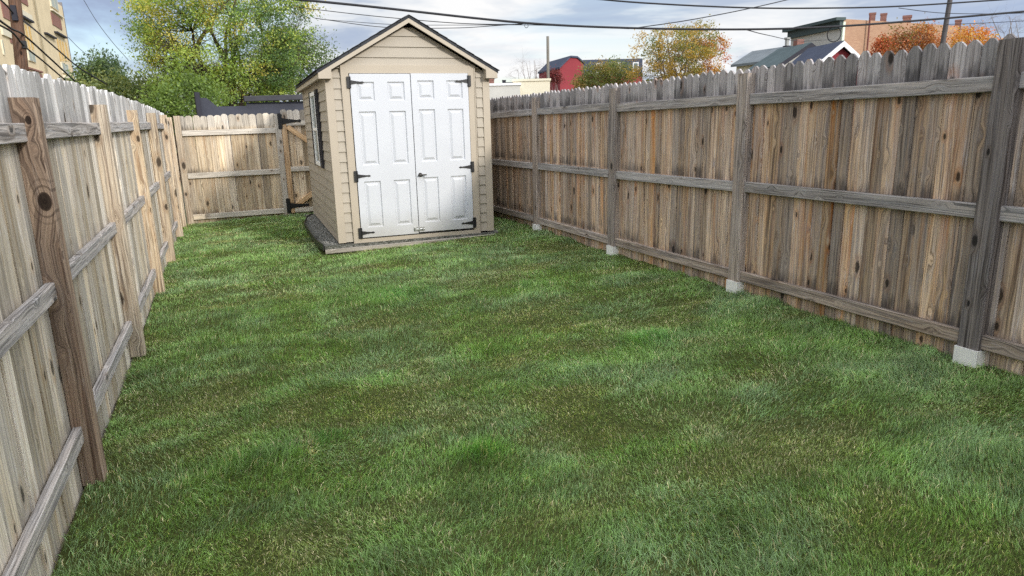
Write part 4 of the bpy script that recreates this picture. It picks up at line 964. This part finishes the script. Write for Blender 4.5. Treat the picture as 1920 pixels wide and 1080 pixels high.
# cream and white low buildings behind the fence
def block(name, label, u0, u1, v0, dist, depth, mat, cap, cat='building', d2=None):
    a = at(u0, v0, dist); b = at(u1, v0+0, d2 or dist); t = thing(name, (a.x, a.y, G0), label, cat); U = flat(b)-flat(a); L = U.length; U.normalize(); N = Vector((-U.y, U.x, 0))
    m = MB(); m.prism([(0, G0), (L, G0), (L, a.z), (0, a.z)], flat(a), U, UP, N, depth); m.build('wall', mat, t)
    m = MB(); m.prism([(-.08, a.z+.001), (L+.08, a.z+.001), (L+.08, a.z+.15), (-.08, a.z+.15)], flat(a)-N*.08, U, UP, N, depth+.16); m.build('roof', cap, t); return t
t_ = block('low_building', 'low cream painted building just left of the short utility pole', 962, 1031, 153, 50, 6, STUCCO2, STUCCO2)
t2 = block('low_building', 'long low white-roofed building seen just above the fence right of the shed', 880, 975, 162, 46, 6, GREYW, WHITEP)
t3 = thing('brick_chimney', tuple(place(921, 62)), 'brick chimney rising behind the white-roofed building', 'chimney'); chimney(921, 150, 175, 62, .5, t3)
t4 = thing('dark_chimney', tuple(place(945, 60)), 'dark chimney pot standing right of the brick chimney', 'chimney'); chimney(945, 152, 172, 60, .3, t4, DARKT)
t5 = block('dark_roofed_shed', 'dark roofed outbuilding at the foot of the leafless tree', 950, 966, 158, 56, 3, DARKT, DARKT, 'outbuilding')

# dark screen behind the back fence
ds = thing('dark_screen_fence', tuple(place(375, 16)), 'charcoal boarded screen with a leaning post behind the back fence', 'fence')
a = at(372, 183, 15.6); b = at(640, 186, 16.4); U = flat(b)-flat(a); L = U.length; U.normalize(); N = Vector((-U.y, U.x, 0))
za = at(460, 198, 15.9).z; zb = at(570, 191, 16.1).z
m = MB(); kx = lambda u: (u-372)/268*L
m.prism([(.0, -.5), (L, -.5), (L, at(640, 188, 16.3).z), (kx(456), at(456, 193, 15.9).z), (kx(454), at(454, 199, 15.9).z), (kx(402), at(402, 200, 15.7).z), (kx(386), at(386, 184, 15.7).z), (.0, a.z)], flat(a), U, UP, N, .05); m.build('panel', TARP, ds)
m = MB(); m.bar(flat(a)-N*.05+UP*-.5-U*.03, flat(a)-N*.05-U*.03+UP*(a.z+.1), .09, .09, up=N); m.build('post', DARKT, ds)
pa, pb = at(455, 186, 15.8), at(640, 180, 16.3)
m = MB(); m.bar(pa-N*.1, pb-N*.1, .1, .11, ch=.01); m.build('beam', plain('charcoal_beam', S(66, 66, 70), .8, .2, .3, 4, .3), ds)

# ---------------------------------------------------------------- poles and cables
def upole(label, u0, v0, u1, v1, dist, r0, r1, mat, arm=None):
    p = at(u0, v0, dist); q = at(u1, v1, dist); d = (q-p).normalized(); foot = p+d*((p.z-G0)/-d.z)
    if v0 <= 0: p = p-d*2.0
    t = thing('utility_pole', tuple(foot), label, 'utility pole', 'wooden utility poles'); m = MB()
    n = 6; m.tube([foot.lerp(p, i/n) for i in range(n+1)], [r0+(r1-r0)*i/n for i in range(n+1)], 12); m.build('pole', mat, t, True); return t, p, foot
t, ptop, pf = upole('thick brown utility pole before the cream apartment block', 27, -4, 42, 135, 20, .14, .115, W_POLE)
m = MB(); pb_ = at(33, 30, 20); m.bar(pb_+Vector((-.02, -.16, -.12)), pb_+Vector((-.02, -.16, .2)), .1, .12, up=(0, 1, 0)); m.build('cable_bracket', DARKT, t)
m = MB(); pb_ = at(46, 86, 20); m.bar(pb_+Vector((.02, -.1, -.06)), pb_+Vector((.02, -.1, .1)), .09, .1, up=(0, 1, 0)); m.build('cable_clamp', BLACK, t)
upole('short grey utility pole standing between the leafless tree and the red house', 1027, 68, 1028, 170, 52, .12, .10, W_POLE_G)
upole('leaning dark grey utility pole at the right beyond the fence', 1782, -4, 1771, 62, 34, .11, .085, plain('dark_pole_paint', S(88, 84, 84), .8, .2, .2))
def cable(label, pts, r, group='overhead cables', name='overhead_cable'):
    """pts: (u, v, dist). The cable is a smooth 3D curve through these places."""
    P = [at(*p) for p in pts]; out = []
    Q = [P[0]*2-P[1]]+P+[P[-1]*2-P[-2]]
    for i in range(1, len(Q)-2):
        for k in range(8):
            t = k/8; a, b, c, d = Q[i-1], Q[i], Q[i+1], Q[i+2]
            out.append(.5*((2*b)+(c-a)*t+(2*a-5*b+4*c-d)*t*t+(3*b-a-3*c+d)*t**3))
    out.append(P[-1]); m = MB(); m.tube(out, r, 6)
    o = m.build(name, CABLE, smooth=True); return tag(o, label, 'cable', group)
cable('thickest black cable crossing the whole sky just above the shed roof', [(480, -9, 16), (700, 13, 16.5), (985, 43, 17.5), (1200, 53, 18.5), (1400, 55, 19.5), (1560, 50, 20.5), (1740, 37, 22), (1960, 18, 24)], .026)
cable('thick cable high at the right, sagging above the grey cornice', [(1050, -9, 20), (1200, 5, 20.5), (1400, 14.5, 22), (1560, 15, 23), (1700, 11, 24.5), (1930, -4, 27)], .022)
cable('thin cable slanting up from the thickest cable above the golden tree', [(1195, 52, 19), (1290, 38, 19.5), (1400, 17, 20.5), (1500, -6, 21.5)], .012)
cable('thin cable sagging from the big tree to the cable clip right of the shed', [(560, 14, 22), (700, 30, 21), (850, 43, 19.5), (960, 46, 18.2), (985, 43.5, 17.6)], .010)
cable('lower thin cable passing behind the shed roof peak', [(590, 34, 26), (720, 51, 25), (850, 52.5, 24), (930, 48, 22), (985, 44, 18)], .011)
cable('faint cable just above the lower one behind the shed roof', [(600, 36, 30), (740, 46, 30), (880, 47, 27), (1000, 47, 24), (1180, 54, 20)], .010)
cable('thin drooping cable left of the grey-fronted building', [(1400, 56, 22), (1440, 66, 30), (1500, 77, 45), (1560, 74, 60)], .014)
cable('thin cable below the high cable right of the chimneys', [(1685, 15, 26), (1760, 24, 27), (1850, 26, 28), (1940, 24, 29)], .010)
cable('lowest thin cable at the far right above the pickets', [(1770, 46, 34), (1850, 43, 33), (1940, 38, 32)], .010)
cable('cable from the brown pole falling right across the apartment block to the evergreen', [(33, 30, 20), (70, 60, 20), (110, 95, 20.5), (150, 128, 21), (200, 158, 22)], .020)
cable('cable entering low at the left edge and passing the brown pole', [(-20, 24, 16), (20, 53, 18), (45, 66, 20), (90, 106, 22), (140, 152, 24)], .022)
cable('second cable at the left edge just under the first', [(-20, 38, 16), (22, 60, 18), (46, 87, 20), (80, 114, 22), (122, 150, 24)], .020)
cable('short cable at the top left corner ending on the brown pole', [(-20, -18, 17), (10, 8, 19), (28, 29, 20)], .018)
cable('thin cable from the apartment block corner down into the evergreen', [(128, 70, 30), (150, 92, 30), (172, 108, 30), (200, 122, 30)], .010)
cable('hair-thin cable high in the sky left of the big tree', [(150, -12, 28), (180, 38, 27), (210, 78, 26), (240, 112, 25)], .008)
# loops of spare cable
def loop(label, u, v, dist, rr, r):
    c = at(u, v, dist); d = Vector((c.x, c.y, 0)).normalized(); s = Vector((d.y, -d.x, 0)); m = MB()
    m.tube([c+(s*math.cos(t*.2618)*rr*.85+UP*math.sin(t*.2618)*rr) for t in range(25)], r, 6); tag(m.build('cable_loop', CABLE), label, 'cable loop', 'spare cable loops')
loop('round coil of spare cable before the grey front wall', 1564, 64, 20.6, .19, .014)
loop('small wire loop hanging from the cable clip right of the shed', 987, 48, 17.5, .05, .006)
print('done', len(bpy.data.objects))
